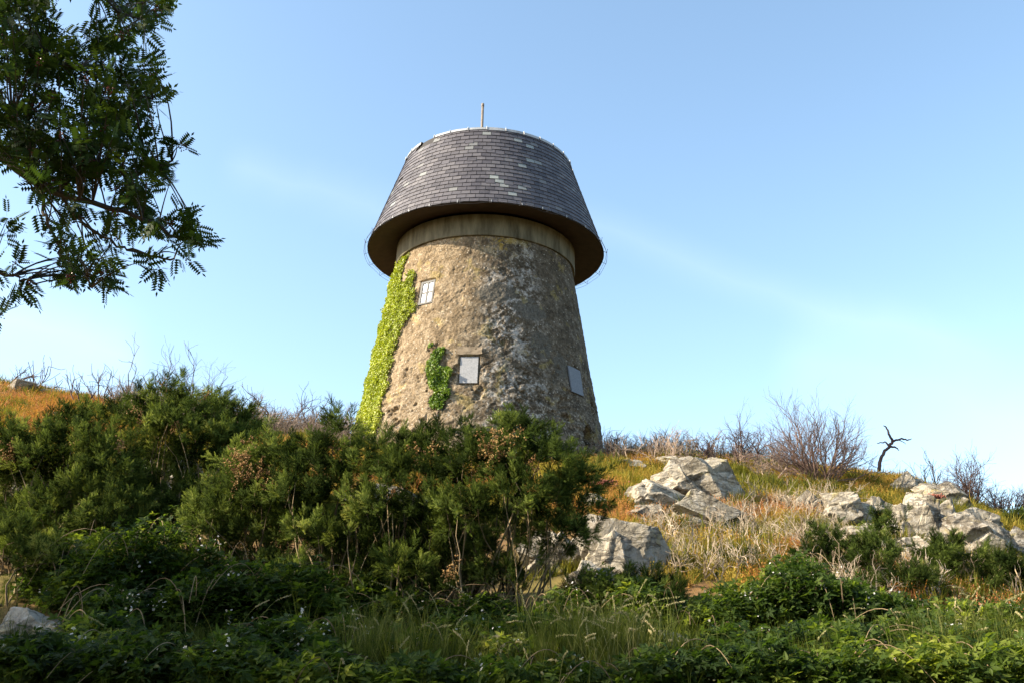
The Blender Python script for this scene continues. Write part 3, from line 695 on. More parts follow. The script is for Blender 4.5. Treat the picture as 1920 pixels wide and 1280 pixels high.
b = MB(); scatter(b, P, T_GR, rs.uniform(.6, 1.15, len(P)), rn); tag(b.build('dry_grass', M['heath']), 'orange and yellow dry grass covering the upper hillside', 'grass', kind='stuff')
P = scatter_region(20000, (-26, 26), (14, 40), lambda x, y: f_heath(x, y)*np.clip(.35+fbm(np.stack([x*.6, y*.6, 0*x+3], -1), 3)*1.6+.25*(x > 2), .05, 1))
ex = []
for c_, a_, b_, h_ in ROCKB:
    if c_[1] < 16: continue
    q = rs.uniform(math.pi*.95, math.pi*2.05, int(60*a_)+14); rr = rs.uniform(.85, 1.25, len(q)); ex.append(np.stack([c_[0]+np.cos(q)*a_*rr, c_[1]+np.sin(q)*b_*rr, 0*q], -1))
ex = np.concatenate(ex); ex[:, 2] = ground(ex[:, 0], ex[:, 1])-.02; P = np.concatenate([P, ex])
nn = fbm(P*.8+7, 3); b = MB(); scatter(b, P, T_LOW, rs.uniform(.6, 1.3, len(P))*(1+1.1*np.clip(fbm(P*1.3+2, 3)+.05, 0, 1)*2), np.clip(.5+.85*nn+.18*rs.randn(len(P)), 0, 1), .25)
tag(b.build('low_heath', M['heath_green']), 'low yellow green heath bushes between the rocks', 'heath', kind='stuff')

# ------------------------------------------------------------------ bare shrubs
def grow(b, p, d, L, r, lev, P_, sides=4, rn=.5):
    """recursive bare branch"""
    n = 5 if lev > 0 else 4
    pts = [p]; q = p.copy(); dd = d.copy()
    for k in range(n):
        dd = unit(dd+P_['wig']*np.array([random.gauss(0, 1) for _ in range(3)])+np.array([0, 0, P_['up']])); q = q+dd*L/n; pts.append(q)
    b.tube(pts, np.linspace(r, r*P_['taper'], n+1), sides, min(1, max(0, rn+random.gauss(0, .2))))
    if lev <= 0: return
    m = P_['kids'] if lev > 1 else P_['kids']+1
    for k in range(m):
        t = random.uniform(.3, 1.0) if k else 1.0; i = min(n, int(t*n)); base = pts[i]
        nd = unit(unit(pts[i]-pts[i-1])+P_['spread']*np.array([random.gauss(0, 1), random.gauss(0, 1), random.gauss(0, .7)]))
        grow(b, base, nd, L*random.uniform(.5, .82), r*P_['taper']*.8, lev-1, P_, 3 if lev < 3 else sides, rn)
def shrub(name, label, base, H, mat, stems=4, lev=3, kids=3, spread=.5, wig=.18, up=.06, r=.024, width=.5, cat='bare shrub', group=None, lean=(0, 0), taper=.72):
    e = empty(name, base, label, cat, group); b = MB(); P_ = dict(wig=wig, up=up, taper=taper, kids=kids, spread=spread)
    for k in range(stems):
        a = random.random()*6.28; d = unit(np.array([math.cos(a)*width+lean[0], math.sin(a)*width*.7+lean[1], 1.]))
        grow(b, np.array(base)-np.array([0, 0, .05])+np.array([random.gauss(0, .04*H), random.gauss(0, .04*H), 0]), d, H*.5*random.uniform(.7, 1.1), r*random.uniform(.7, 1.2), lev, P_)
    b.build('branches', mat, e); return e
SK = 'bare burnt shrubs along the skyline'
def sh(px, py, hpx, label, mat='burnt', **kw):
    p = hit(px, py); H = 1.35*hpx*np.linalg.norm(p)/F; shrub('bare_shrub', label, p, H, M[mat], group=SK, **kw)
for (px, py, hp, lab, kw) in [
 (22, 722, 62, 'bare dark shrub at the far left end of the skyline', dict(lean=(.5, 0), stems=3, lev=2)),
 (62, 735, 85, 'lone leaning burnt stem above the light grey rock', dict(stems=2, lev=1, lean=(.2, 0))),
 (90, 740, 70, 'short bare stem standing just right of the leaning one', dict(stems=2, lev=1, lean=(.1, 0))),
 (150, 765, 60, 'low forked burnt shrub at the end of the skyline rocks', dict(stems=3, lev=2)),
 (185, 765, 70, 'tangled burnt shrub above the orange grass', dict(stems=4, lev=2)),
 (228, 770, 95, 'tall forked burnt shrub with crooked black stems', dict(stems=3, lev=2, r=.02)),
 (275, 775, 85, 'bare shrub behind the top of the left gorse', dict(stems=4, lev=3)),
 (330, 775, 85, 'fine twigged shrub rising over the left gorse', dict(stems=5, lev=3)),
 (365, 778, 95, 'tallest fine twigged shrub over the dark gorse', dict(stems=5, lev=3)),
 (420, 790, 80, 'bare shrub over the right shoulder of the dark gorse', dict(stems=4, lev=3)),
 (465, 800, 75, 'reddish bare shrub at the gap right of the dark gorse', dict(stems=4, lev=3, mat='twig')),
 (520, 815, 75, 'stout black burnt stump with curling twigs in the gap', dict(stems=2, lev=3, r=.045)),
 (575, 820, 72, 'crooked burnt shrub next to the stout black stump', dict(stems=3, lev=3, r=.025)),
 (615, 820, 62, 'last wiry burnt shrub before the ivy', dict(stems=3, lev=3, lean=(.3, 0))),
 (1065, 850, 50, 'dry brown shrub against the right foot of the tower', dict(stems=6, lev=3, mat='twig')),
 (1105, 855, 42, 'low dry shrub in front of the tower door arch', dict(stems=5, lev=3, mat='twig')),
 (1150, 862, 48, 'thin burnt shrub just right of the tower foot', dict(stems=3, lev=2, lean=(.3, 0))),
 (1205, 862, 40, 'small wiry shrub above the flat crest slab', dict(stems=3, lev=2)),
 (1290, 872, 45, 'dry shrub standing behind the long pale boulder', dict(stems=5, lev=3, mat='twig')),
 (1340, 880, 52, 'dark spreading shrub left of the big purple bush', dict(stems=5, lev=3, lean=(-.3, 0))),
 (1395, 885, 72, 'bluish dark bare bush leaning on the big purple bush', dict(stems=8, lev=4, kids=3)),
 (1440, 905, 45, 'pale dry shrub at the left foot of the big purple bush', dict(stems=5, lev=3, mat='twig')),
 (1745, 905, 60, 'two thin dark stems left of the grey knob bushes', dict(stems=3, lev=2, r=.018)),
 (1770, 925, 60, 'black stem shrub directly above the pale ridge', dict(stems=2, lev=2, r=.02)),
 (1820, 955, 84, 'round grey twigged bush on the right shoulder of the hill', dict(stems=14, lev=3, kids=4, width=1.3, r=.02)),
 (1888, 980, 60, 'grey twigged bush at the right picture edge', dict(stems=12, lev=3, kids=4, width=1.2)),
]:
    kw = dict(kw); m = kw.pop('mat', 'burnt'); sh(px, py, hp, lab, m, **kw)
p = hit(1545, 915); H = 150*np.linalg.norm(p)/F
shrub('bare_bush', 'big fan shaped leafless bush with purplish twigs on the right skyline', p, H, M['purple_twig'], stems=34, lev=4, kids=3, spread=.42, wig=.13, up=.05, r=.024, width=1.1, cat='bare bush')
p = hit(1655, 880)
def snag():
    e = empty('dead_tree', p, 'twisted black dead tree with one crooked hooked branch', 'dead tree'); b = MB(); D = p[1]
    def pl(L, r0, r1):
        t = np.linspace(0, len(L)-1, len(L)*4); q = np.array([at(x, y, D+o) for x, y, o in L]); Q = np.stack([np.interp(t, range(len(L)), q[:, k]) for k in range(3)], -1); Q += .008*rs.randn(*Q.shape)
        b.tube(Q, np.linspace(r0, r1, len(Q)), 6, .3)
    pl([(1648, 882, 0), (1650, 862, .05), (1658, 845, .1), (1668, 836, .1), (1674, 826, 0)], .06, .045)
    pl([(1674, 826, 0), (1666, 812, -.1), (1662, 800, -.1), (1657, 797, -.15)], .045, .014)
    pl([(1668, 836, .1), (1660, 828, .2), (1645, 830, .3)], .035, .012)
    pl([(1674, 826, 0), (1690, 822, .1), (1702, 824, .2), (1710, 822, .2)], .04, .012)
    pl([(1668, 836, .1), (1680, 838, .1), (1686, 843, .1)], .04, .012); pl([(1686, 824, .1), (1696, 829, .1), (1698, 832, .1)], .015, .005)
    b.build('trunk', M['burnt'], e)
snag()
# uncountable dry scrub along the crest and on the right slope
def scrub(N, fn, xr, yr, hr, mats, name, label, seed):
    P = scatter_region(N, xr, yr, fn); T = []
    for k in range(6):
        random.seed(seed+k); b = MB(); P_ = dict(wig=.25, up=.05, taper=.65, kids=3, spread=.45)
        for q in range(3): a = random.random()*6.28; grow(b, np.zeros(3), unit(np.array([math.cos(a)*.5, math.sin(a)*.5, 1.])), .55, .018, 2, P_, 3)
        T.append((np.concatenate(b.v), np.concatenate(b.f)))
    b = MB(); scatter(b, P, T, rs.uniform(*hr, len(P)), rs.rand(len(P)), .2); tag(b.build(name, mats), label, 'scrub', kind='stuff')
def on_crest(x, y):
    P = np.stack([x, y, ground(x, y)], -1); px, py = pix(P); return (y > 28)*(y < 35)*(np.hypot(x-TX, y-TY) > 4.3)*((px > 215)*(px < 660)+(px > 1130)*(px < 1480)*.3)
scrub(520, on_crest, (-24, 14), (28, 35), (.6, 1.25), M['twig'], 'dry_scrub', 'thin dry twiggy scrub along the crest of the hill', 300)
def on_slope(x, y):
    P = np.stack([x, y, ground(x, y)], -1); px, py = pix(P); g = lambda a, b_, c, d: (px > a)*(px < b_)*(py > c)*(py < d)
    return np.clip(g(1380, 1600, 940, 1080)*.5+g(1220, 1420, 980, 1100)*.6+g(1500, 1750, 1040, 1130)*.6+g(1020, 1120, 830, 870)+g(1750, 1920, 1060, 1140)*.5, 0, 1)
scrub(380, on_slope, (-2, 14), (14, 31), (.3, .8), M['pale_twig'], 'dead_heather', 'tangle of pale dead heather twigs on the right slope', 400)

# ------------------------------------------------------------------ gorse
def shoot_template(seed):
    r_ = np.random.RandomState(seed); V = []; Fc = []
    L = 1.0; V += [[0, -.03, 0], [0, .03, 0], [L, 0, 0]]; Fc.append([0, 1, 2])
    for k in range(20):
        t = .12+.86*k/20; a = k*2.4+r_.rand(); l = .27*(1.15-.55*t)*r_.uniform(.8, 1.2); n = np.array([0, math.cos(a), math.sin(a)]); s = np.array([0, -n[2], n[1]])
        b0 = np.array([t*L, 0, 0]); tip = b0+n*l*.85+np.array([l*.75, 0, 0]); i = len(V); V += [b0-s*.032, b0+s*.032+np.array([.015, 0, 0]), tip]; Fc.append([i, i+1, i+2])
    return np.array(V), np.array(Fc)
SHOOT = [shoot_template(k) for k in range(4)]
OCT_V = np.array([[1, 0, 0], [-1, 0, 0], [0, 1, 0], [0, -1, 0], [0, 0, 1], [0, 0, -1]], float)*.5; OCT_F = np.array([[4, 0, 2], [4, 2, 1], [4, 1, 3], [4, 3, 0], [5, 2, 0], [5, 1, 2], [5, 3, 1], [5, 0, 3]])
def gorse(label, base_px, Y, lobes, dens=1.0, pods=(), nbr=1.0, size=.09, group='gorse bushes', greener=0., skirt=130):
    bp = at(base_px[0], base_px[1], Y); bp = np.array([bp[0], Y, float(ground(bp[0], Y))])
    e = empty('gorse_bush', bp, label, 'gorse bush', group)
    if skirt:
        x0, x1 = min(l[0]-l[2]*.6 for l in lobes), max(l[0]+l[2]*.6 for l in lobes); x1 = min(x1, 960)
        lobes = list(lobes)+[(x, base_px[1]-skirt+rs.randn()*14, 48, 42, 1.1+.3*rs.randn()) for x in np.arange(x0, x1, 62)]+[(x, base_px[1]-skirt+52+rs.randn()*12, 44, 34, .3+.3*rs.randn()) for x in np.arange(x0+20, x1, 75)]+[(x, base_px[1]-skirt+98+rs.randn()*12, 46, 30, .0+.3*rs.randn()) for x in np.arange(x0+30, x1, 85)]
    fo = MB(); br = MB(); pd = MB(); Ps = []; Ds = []; Rn = []; anchors = []
    for (px, py, rx, ry, dy) in lobes:
        py += 10; rx *= .92; ry *= .88
        c = at(px, py, Y+dy); sc = np.linalg.norm(c)/F; R3 = np.array([rx*sc, (rx+ry)*.45*sc+.15, ry*sc])
        area = 4*math.pi*((R3[0]*R3[1])**1.6/3+(R3[0]*R3[2])**1.6/3+(R3[1]*R3[2])**1.6/3)**(1/1.6)
        nc = int(area*23*dens)+6
        d = unit(rs.randn(nc*3, 3)); d = d[(d[:, 2] > -.35) | (rs.rand(len(d)) < .25)][:nc]
        f = rs.uniform(.70, 1.03, len(d))*(1+.22*fbm(d*2+px*.1, 2)); f = np.where((rs.rand(len(d)) < .10) & (d[:, 2] > -.1), f*rs.uniform(1.1, 1.42, len(d)), f); cc = c+d*R3*f[:, None]
        tone = np.clip(.38+.5*fbm(cc*1.6, 2)+.16*rs.randn(len(d))+greener, 0, 1)
        ns = 42; ax_ = unit(d*.75+np.array([0, 0, .75])+.45*rs.randn(len(cc), 3)); Lp = rs.uniform(.10, .36, len(cc))
        tt = rs.rand(len(cc)*ns)**.8; AX = np.repeat(ax_, ns, 0); ra = unit(np.cross(AX, rs.randn(len(AX), 3)))
        pos = np.repeat(cc, ns, 0)+AX*(tt*np.repeat(Lp, ns))[:, None]+ra*(.060*(1-.75*tt)*rs.rand(len(tt)))[:, None]
        dir_ = unit(AX*(.45+.9*tt)[:, None]+ra*.8)
        Ps.append(pos); Ds.append(dir_); Rn.append(np.clip(np.repeat(tone, ns)+.12*rs.randn(len(pos)), 0, 1))
        sel = rs.permutation(len(cc))[:max(3, int(len(cc)*.075*nbr))]; anchors.append((cc[sel], c))
    Ps = np.concatenate(Ps); Ds = np.concatenate(Ds); Rn = np.concatenate(Rn); k = rs.randint(0, 4, len(Ps))
    up = Ps[:, 2] > ground(Ps[:, 0], Ps[:, 1])
    for q in range(4):
        m = (k == q) & up; fo.inst(*SHOOT[q], Ps[m], rot_to(Ds[m], rs.rand(m.sum())*6.28, size*rs.uniform(.65, 1.25, m.sum())), Rn[m])
    for A, c in anchors:
        rt = bp+np.array([(c[0]-bp[0])*.55+rs.randn()*.12, (c[1]-bp[1])*.5, 0]); rt[2] = ground(rt[0], rt[1])-.05
        for p in A:
            s = rt+rs.randn(3)*np.array([.28, .2, 0]); mid = s*.45+p*.55+rs.randn(3)*.30; mid2 = s*.8+p*.2+rs.randn(3)*.22
            t = np.linspace(0, 1, 9)[:, None]; q = (1-t)**3*s+3*(1-t)**2*t*mid2+3*(1-t)*t*t*mid+t**3*p+rs.randn(9, 3)*.012
            r0 = rs.uniform(.010, .024); br.tube(q, np.linspace(r0, .004, 9), 4, rs.rand())
    fo.build('foliage', M['gorse'], e); br.build('branches', M['gorse_bark'], e)
    if pods:
        for (px, py, rpx, dy) in pods:
            c = at(px, py, Y+dy); sc = np.linalg.norm(c)/F; n = int(rpx*rpx*.34)+20
            # clumps of pods lined along short shoots
            nc = max(4, n//9); cc = c+rs.randn(nc, 3)*rpx*sc*np.array([.5, .5, .6]); ax_ = np.repeat(unit(rs.randn(nc, 3)+np.array([0, 0, 1.2])), 9, 0); P = np.repeat(cc, 9, 0)+ax_*rs.uniform(-.09, .09, (nc*9, 1))+rs.randn(nc*9, 3)*.018
            pd = MB(); pd.inst(OCT_V, OCT_F, P, rot_to(rs.randn(len(P), 3), None, rs.uniform(.018, .036, len(P))), np.clip(np.repeat(rs.rand(nc), 9)+.2*rs.randn(len(P)), 0, 1))
            pd.build('seed_pod_cluster', M['gorse_pod'], e)
    return e
gorse('big gorse bush with a brown podded top right in front of the tower', (900, 1130), 13.2,
      [(955, 838, 55, 55, 0), (965, 815, 26, 30, .1), (1000, 830, 30, 35, .1), (1010, 880, 75, 62, -.3), (900, 880, 65, 55, -.2), (1060, 950, 55, 70, .1), (1040, 1010, 60, 45, -.3), (850, 845, 45, 42, .1), (960, 950, 75, 55, -.5), (1085, 905, 30, 45, .2), (870, 960, 50, 45, -.6), (760, 1060, 35, 28, -1.0)],
      pods=[(935, 830, 30, -.6), (920, 850, 22, -.6), (968, 815, 14, -.4), (1000, 870, 12, -.6), (845, 1070, 16, -1.1)])
gorse('gorse bush below the ivy with sparse dark foliage', (700, 1130), 13.4,
      [(740, 850, 45, 45, .2), (790, 840, 40, 40, .3), (690, 880, 55, 50, 0), (760, 910, 60, 50, -.3), (800, 960, 50, 40, -.4), (700, 960, 45, 42, -.5), (825, 900, 40, 40, 0)],
      pods=[(780, 845, 14, -.3), (815, 840, 10, -.3), (730, 930, 8, -.6)])
gorse('gorse bush with a pointed top just left of the ivy foot', (600, 1110), 13.6,
      [(640, 808, 24, 40, 0), (620, 860, 50, 45, 0), (575, 880, 45, 40, -.2), (560, 930, 45, 40, -.4), (640, 930, 45, 45, -.3), (590, 1000, 38, 32, -.7), (655, 1000, 32, 30, -.6)],
      pods=[(600, 880, 12, -.4), (625, 850, 8, -.4)], greener=.08)
gorse('gorse bush with a large clump of orange brown pods', (480, 1090), 13.9,
      [(460, 870, 38, 40, 0), (520, 850, 45, 38, .1), (450, 930, 45, 45, -.2), (510, 930, 50, 40, -.3), (400, 980, 38, 38, -.4), (530, 875, 40, 36, 0), (385, 960, 30, 30, -.3)],
      pods=[(455, 850, 22, -.5), (460, 890, 26, -.6), (485, 880, 20, -.6), (520, 905, 12, -.7), (440, 870, 16, -.5)], greener=.05)
gorse('tall flat topped dark gorse standing on bare pale stems', (330, 1010), 15.2,
      [(310, 765, 60, 40, 0), (370, 775, 60, 40, .2), (420, 790, 50, 40, .4), (255, 790, 50, 40, 0), (330, 810, 75, 38, -.2), (440, 825, 38, 28, .3), (400, 830, 55, 32, 0), (390, 880, 50, 40, .2), (450, 795, 30, 30, .4)],
      pods=[(312, 728, 10, -.2), (385, 745, 9, -.1), (260, 780, 12, -.5), (330, 800, 12, -.6)])
gorse('broad green gorse spreading across the left edge', (130, 1040), 14.4,
      [(60, 835, 60, 42, 0), (130, 815, 50, 40, .2), (175, 840, 60, 42, 0), (20, 850, 45, 40, -.2), (100, 870, 75, 40, -.3), (210, 890, 50, 45, -.2), (165, 790, 35, 22, .5), (150, 940, 60, 45, -.5), (90, 980, 60, 40, -.8), (230, 960, 40, 45, -.4), (-40, 870, 60, 60, 0), (190, 980, 40, 35, -.8)],
      pods=[(20, 850, 20, -.7), (28, 838, 12, -.7), (225, 835, 10, -.5), (150, 830, 8, -.4)], greener=.04)
gorse('small gorse clump growing at the lower left edge', (60, 1100), 12.6, [(40, 1030, 45, 30, 0), (10, 1010, 35, 28, 0), (100, 1045, 35, 24, 0)], greener=.1, skirt=0)
YG = 'young gorse plants on the right slope'
for (bx, by, lob, lab, pd_) in [
 (1540, 1090, [(1548, 1010, 28, 22, 0), (1520, 1040, 24, 20, 0), (1570, 1035, 24, 22, 0), (1555, 1060, 26, 16, 0)], 'young gorse with dark blue green top in the middle of the slope', ()),
 (1650, 1075, [(1665, 985, 24, 18, 0), (1650, 1010, 22, 16, 0)], 'small gorse growing against the tan boulders', ()),
 (1620, 1110, [(1625, 1040, 26, 18, 0), (1650, 1030, 22, 16, 0), (1610, 1065, 26, 18, 0)], 'open young gorse below the tan slab', ((1615, 1030, 8, 0),)),
 (1700, 1130, [(1705, 1085, 36, 18, 0), (1675, 1090, 22, 14, 0), (1740, 1095, 26, 16, 0)], 'low dark rounded gorse right of the red plants', ()),
 (1780, 1110, [(1770, 1030, 30, 16, 0), (1810, 1045, 32, 18, 0), (1745, 1045, 22, 14, 0), (1790, 1065, 35, 16, 0)], 'straggling gorse at the foot of the broad slab', ()),
 (1880, 1130, [(1880, 1060, 36, 20, 0), (1840, 1085, 36, 20, 0), (1915, 1080, 36, 24, 0), (1870, 1110, 40, 18, 0)], 'gorse at the right picture edge below the ridge', ()),
 (1600, 1150, [(1600, 1120, 24, 14, 0), (1575, 1130, 20, 12, 0)], 'tiny gorse tuft among the tan twigs', ()),
 (1240, 1180, [(1200, 1105, 45, 22, 0), (1160, 1120, 40, 24, 0), (1250, 1125, 38, 22, 0), (1110, 1120, 40, 22, 0)], 'dark low gorse under the shaded rock face', ()),
 (1900, 1000, [(1925, 985, 34, 26, 0), (1960, 1010, 50, 30, 0)], 'dark gorse on the far right shoulder', ()),
]:
    Y = float(np.clip(hit(bx, min(by, 1250))[1], 9, 26)); gorse(lab, (bx, by), Y, lob, .9, pd_, 1.2, .10, YG, .02, 0)

# ------------------------------------------------------------------ brambles
def bleaf_template(n, seed):
    r_ = np.random.RandomState(seed); V = []; Fc = []
    angs = {3: [(-1.15, .75), (0, 1.), (1.15, .75)], 5: [(-2.0, .6), (-1., .85), (0, 1.), (1., .85), (2.0, .6)]}[n]
    for a, l in angs:
        c, s_ = math.cos(a), math.sin(a); dr = r_.uniform(-.12, .02)
        L = np.array([[.10, 0, 0], [.3, .17, .03+dr*.3], [.52, .20, .03+dr*.6], [.78, .10, dr], [1., 0, dr*1.6-.05], [.78, -.10, dr], [.52, -.20, .03+dr*.6], [.3, -.17, .03+dr*.3], [.5, 0, -.03+dr*.5]])*l
        P = np.stack([c*L[:, 0]-s_*L[:, 1], s_*L[:, 0]+c*L[:, 1], L[:, 2]], -1); i = len(V); V += list(P)
        Fc += [[i+8, i+q, i+(q+1) % 8] for q in range(8)]
    i = len(V); V += [[-.5, .012, -.05], [-.5, -.012, -.05], [.12, 0, 0]]; Fc.append([i, i+1, i+2])
    return np.array(V), np.array(Fc)
BL = [bleaf_template(3, 1), bleaf_template(5, 2), bleaf_template(3, 3)]
FL_V = [[0, 0, 0]]; FL_F = []
for k in range(5):
    a = k*1.2566; c, s_ = math.cos(a), math.sin(a); c2, s2 = math.cos(a+.4), math.sin(a+.4); c3, s3 = math.cos(a-.4), math.sin(a-.4); i = len(FL_V)
    FL_V += [[.8*c3, .8*s3, .15], [1.05*c, 1.05*s_, .2], [.8*c2, .8*s2, .15]]; FL_F += [[0, i, i+1], [0, i+1, i+2]]
FL_V = np.array(FL_V)*.5; FL_F = np.array(FL_F)
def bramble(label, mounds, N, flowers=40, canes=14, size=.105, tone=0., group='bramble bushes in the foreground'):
    """mounds: (px, py_base, rx, height px) sitting on the ground where the ray meets it"""
    cs = []
    for (px, py, rx, h, Y) in mounds:
        c = at(px, py, Y); sc = np.linalg.norm(c)/F; cs.append((np.array([c[0], Y, float(ground(c[0], Y))]), rx*sc, 1.25*h*sc))
    base = np.mean([c[0] for c in cs], 0); base[2] = float(ground(base[0], base[1]))
    e = empty('bramble_bush', base, label, 'bramble', group)
    w_ = np.array([c[1]*(c[1]+c[2]) for c in cs]); idx = rs.choice(len(cs), N, p=w_/w_.sum())
    C0 = np.array([c[0] for c in cs])[idx]; RX = np.array([c[1] for c in cs])[idx]; HH = np.array([c[2] for c in cs])[idx]
    d = unit(rs.randn(N, 3)); d[:, 2] = np.abs(d[:, 2]); f = rs.uniform(.55, 1.05, N)*(1+.3*fbm(d*2.5+C0*.7, 3))
    P = C0+d*np.stack([RX, RX*.8, HH], -1)*f[:, None]; P[:, 2] = np.maximum(P[:, 2]+rs.randn(N)*.03, ground(P[:, 0], P[:, 1])+.03)
    lift = ground(P[:, 0], P[:, 1])-ground(C0[:, 0], C0[:, 1]); P[:, 2] += np.where(lift > 0, lift*.6, 0)
    nrm = unit(np.array([-.25, -.35, 1.])+.55*rs.randn(N, 3)+.4*d); dr = unit(d*np.array([1, 1, .2])+.8*rs.randn(N, 3)*np.array([1, 1, .5]))
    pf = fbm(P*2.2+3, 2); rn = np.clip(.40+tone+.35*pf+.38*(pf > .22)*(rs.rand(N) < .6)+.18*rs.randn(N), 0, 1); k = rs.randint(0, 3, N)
    lf = MB()
    for q in range(3):
        m = k == q; lf.inst(*BL[q], P[m], face_up(dr[m], nrm[m], size*rs.uniform(.55, 1.2, m.sum())), rn[m])
    lf.build('leaves', M['bramble'], e)
    ca = MB()
    for q in range(canes):
        c, rx, h = cs[rs.randint(len(cs))]; a = rs.rand()*6.28; s = c+np.array([rs.randn()*.2, rs.randn()*.2, 0]); en = c+np.array([math.cos(a)*rx*1.2, math.sin(a)*rx, 0]); en[2] = ground(en[0], en[1])+h*rs.uniform(.1, .8)
        m1 = s*.6+en*.4+np.array([0, 0, h*rs.uniform(1.2, 1.8)]); t = np.linspace(0, 1, 12)[:, None]; ca.tube((1-t)**2*s+2*(1-t)*t*m1+t*t*en, np.linspace(.006, .003, 12), 4, rs.rand())
    ca.build('canes', M['cane'], e)
    if flowers:
        fl = MB(); nc = max(1, flowers//5); i = rs.choice(N, nc); cc = P[i]+np.array([-.02, -.06, .09]); P2 = np.repeat(cc, 6, 0)+rs.randn(nc*6, 3)*.05
        fl.inst(FL_V, FL_F, P2, face_up(rs.randn(len(P2), 3), unit(np.array([-.2, -.6, .8])+.5*rs.randn(len(P2), 3)), rs.uniform(.018, .036, len(P2))), rs.rand(len(P2))); fl.build('flowers', M['petal'], e)
    return e
bramble('bramble thicket at the lower left between boulder and gorse', [(200, 1120, 110, 100, 12.4), (120, 1085, 80, 80, 13.0), (290, 1080, 90, 110, 12.8), (390, 1110, 70, 90, 12.6), (210, 1190, 90, 60, 11.2)], 7500, 50, 30)
bramble('shaded bramble thicket filling the bottom left corner', [(60, 1310, 120, 60, 9.0), (240, 1310, 120, 70, 8.8), (180, 1240, 90, 50, 10.2), (170, 1235, 60, 40, 10.3), (400, 1320, 120, 70, 8.8), (120, 1275, 90, 35, 9.6)], 6500, 50, 20)
bramble('flowering bramble bush at bottom left of centre', [(450, 1190, 110, 90, 11.6), (560, 1180, 90, 95, 11.6), (350, 1200, 80, 70, 11.4), (520, 1280, 120, 70, 9.6), (640, 1240, 70, 60, 10.4), (600, 1320, 110, 70, 8.8)], 9000, 170, 26, tone=.08)
bramble('low bramble between the two tall grass clumps', [(760, 1280, 80, 60, 9.8), (860, 1250, 90, 70, 10.4), (960, 1270, 90, 60, 9.8), (1000, 1230, 80, 60, 10.8), (780, 1320, 110, 60, 8.8), (950, 1320, 110, 60, 8.8), (1080, 1320, 90, 60, 8.8)], 7000, 60, 14, tone=.14)
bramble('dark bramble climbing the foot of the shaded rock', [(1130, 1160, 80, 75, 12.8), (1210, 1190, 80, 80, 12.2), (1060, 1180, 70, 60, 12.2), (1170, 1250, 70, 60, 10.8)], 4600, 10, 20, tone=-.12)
bramble('large sunlit bramble on the right covered in white flowers', [(1400, 1190, 110, 62, 12.4), (1500, 1190, 110, 80, 12.6), (1310, 1190, 80, 45, 12.2), (1590, 1190, 90, 60, 12.4), (1500, 1150, 60, 70, 13.4)], 6500, 190, 30, tone=.1)
bramble('shaded bramble mass along the bottom right', [(1380, 1280, 110, 60, 10.0), (1500, 1270, 120, 55, 10.2), (1620, 1270, 110, 55, 10.2), (1560, 1230, 100, 35, 11.2), (1250, 1330, 110, 70, 8.8), (1420, 1330, 120, 75, 8.8), (1600, 1330, 120, 70, 8.8)], 9000, 50, 22)
bramble('green bramble in the bottom right corner', [(1740, 1240, 110, 45, 11.2), (1860, 1230, 110, 50, 11.4), (1800, 1290, 120, 60, 9.8), (1930, 1290, 90, 65, 9.8), (1690, 1190, 70, 40, 12.4), (1760, 1330, 120, 75, 8.8), (1920, 1330, 110, 75, 8.8)], 8500, 60, 22, tone=.1)
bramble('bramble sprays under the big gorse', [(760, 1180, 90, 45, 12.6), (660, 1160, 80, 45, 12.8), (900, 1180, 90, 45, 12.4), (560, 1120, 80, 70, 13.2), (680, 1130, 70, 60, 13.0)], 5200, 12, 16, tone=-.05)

# ------------------------------------------------------------------ foreground grass with nodding seed heads
T_LG = [tuft_template(16, .55, .5, .010, 90+k, 0, 4) for k in range(4)]
def f_fg(x, y): return infrust(x, y)*np.clip((y-7.5)/1, 0, 1)*np.clip((14.5-y)/3, 0, 1)
P = scatter_region(2400, (-9, 9), (7.2, 14.5), f_fg); px, py = pix(P)
b = MB(); scatter(b, P, T_LG, rs.uniform(.35, .75, len(P))*(1+.6*np.exp(-((px-1150)/140)**2)), np.clip(.45+.2*rs.randn(len(P)), 0, 1), .2)
for cx, nn_, hs in ((1120, 210, 1.25), (760, 130, 1.15), (930, 70, .8), (1840, 160, 1.1), (1500, 50, .9)):
    q = np.array([at(cx+rs.randn()*75, 1290, 9.3+abs(rs.randn())*.7) for _ in range(nn_)]); q[:, 2] = ground(q[:, 0], q[:, 1])
    scatter(b, q, T_LG, hs*rs.uniform(.7, 1.35, nn_), np.clip(.72+.2*rs.randn(nn_), 0, 1), .25)
tag(b.build('long_grass', M['grass']), 'long green meadow grass among the brambles in the foreground', 'grass', kind='stuff')
b = MB()
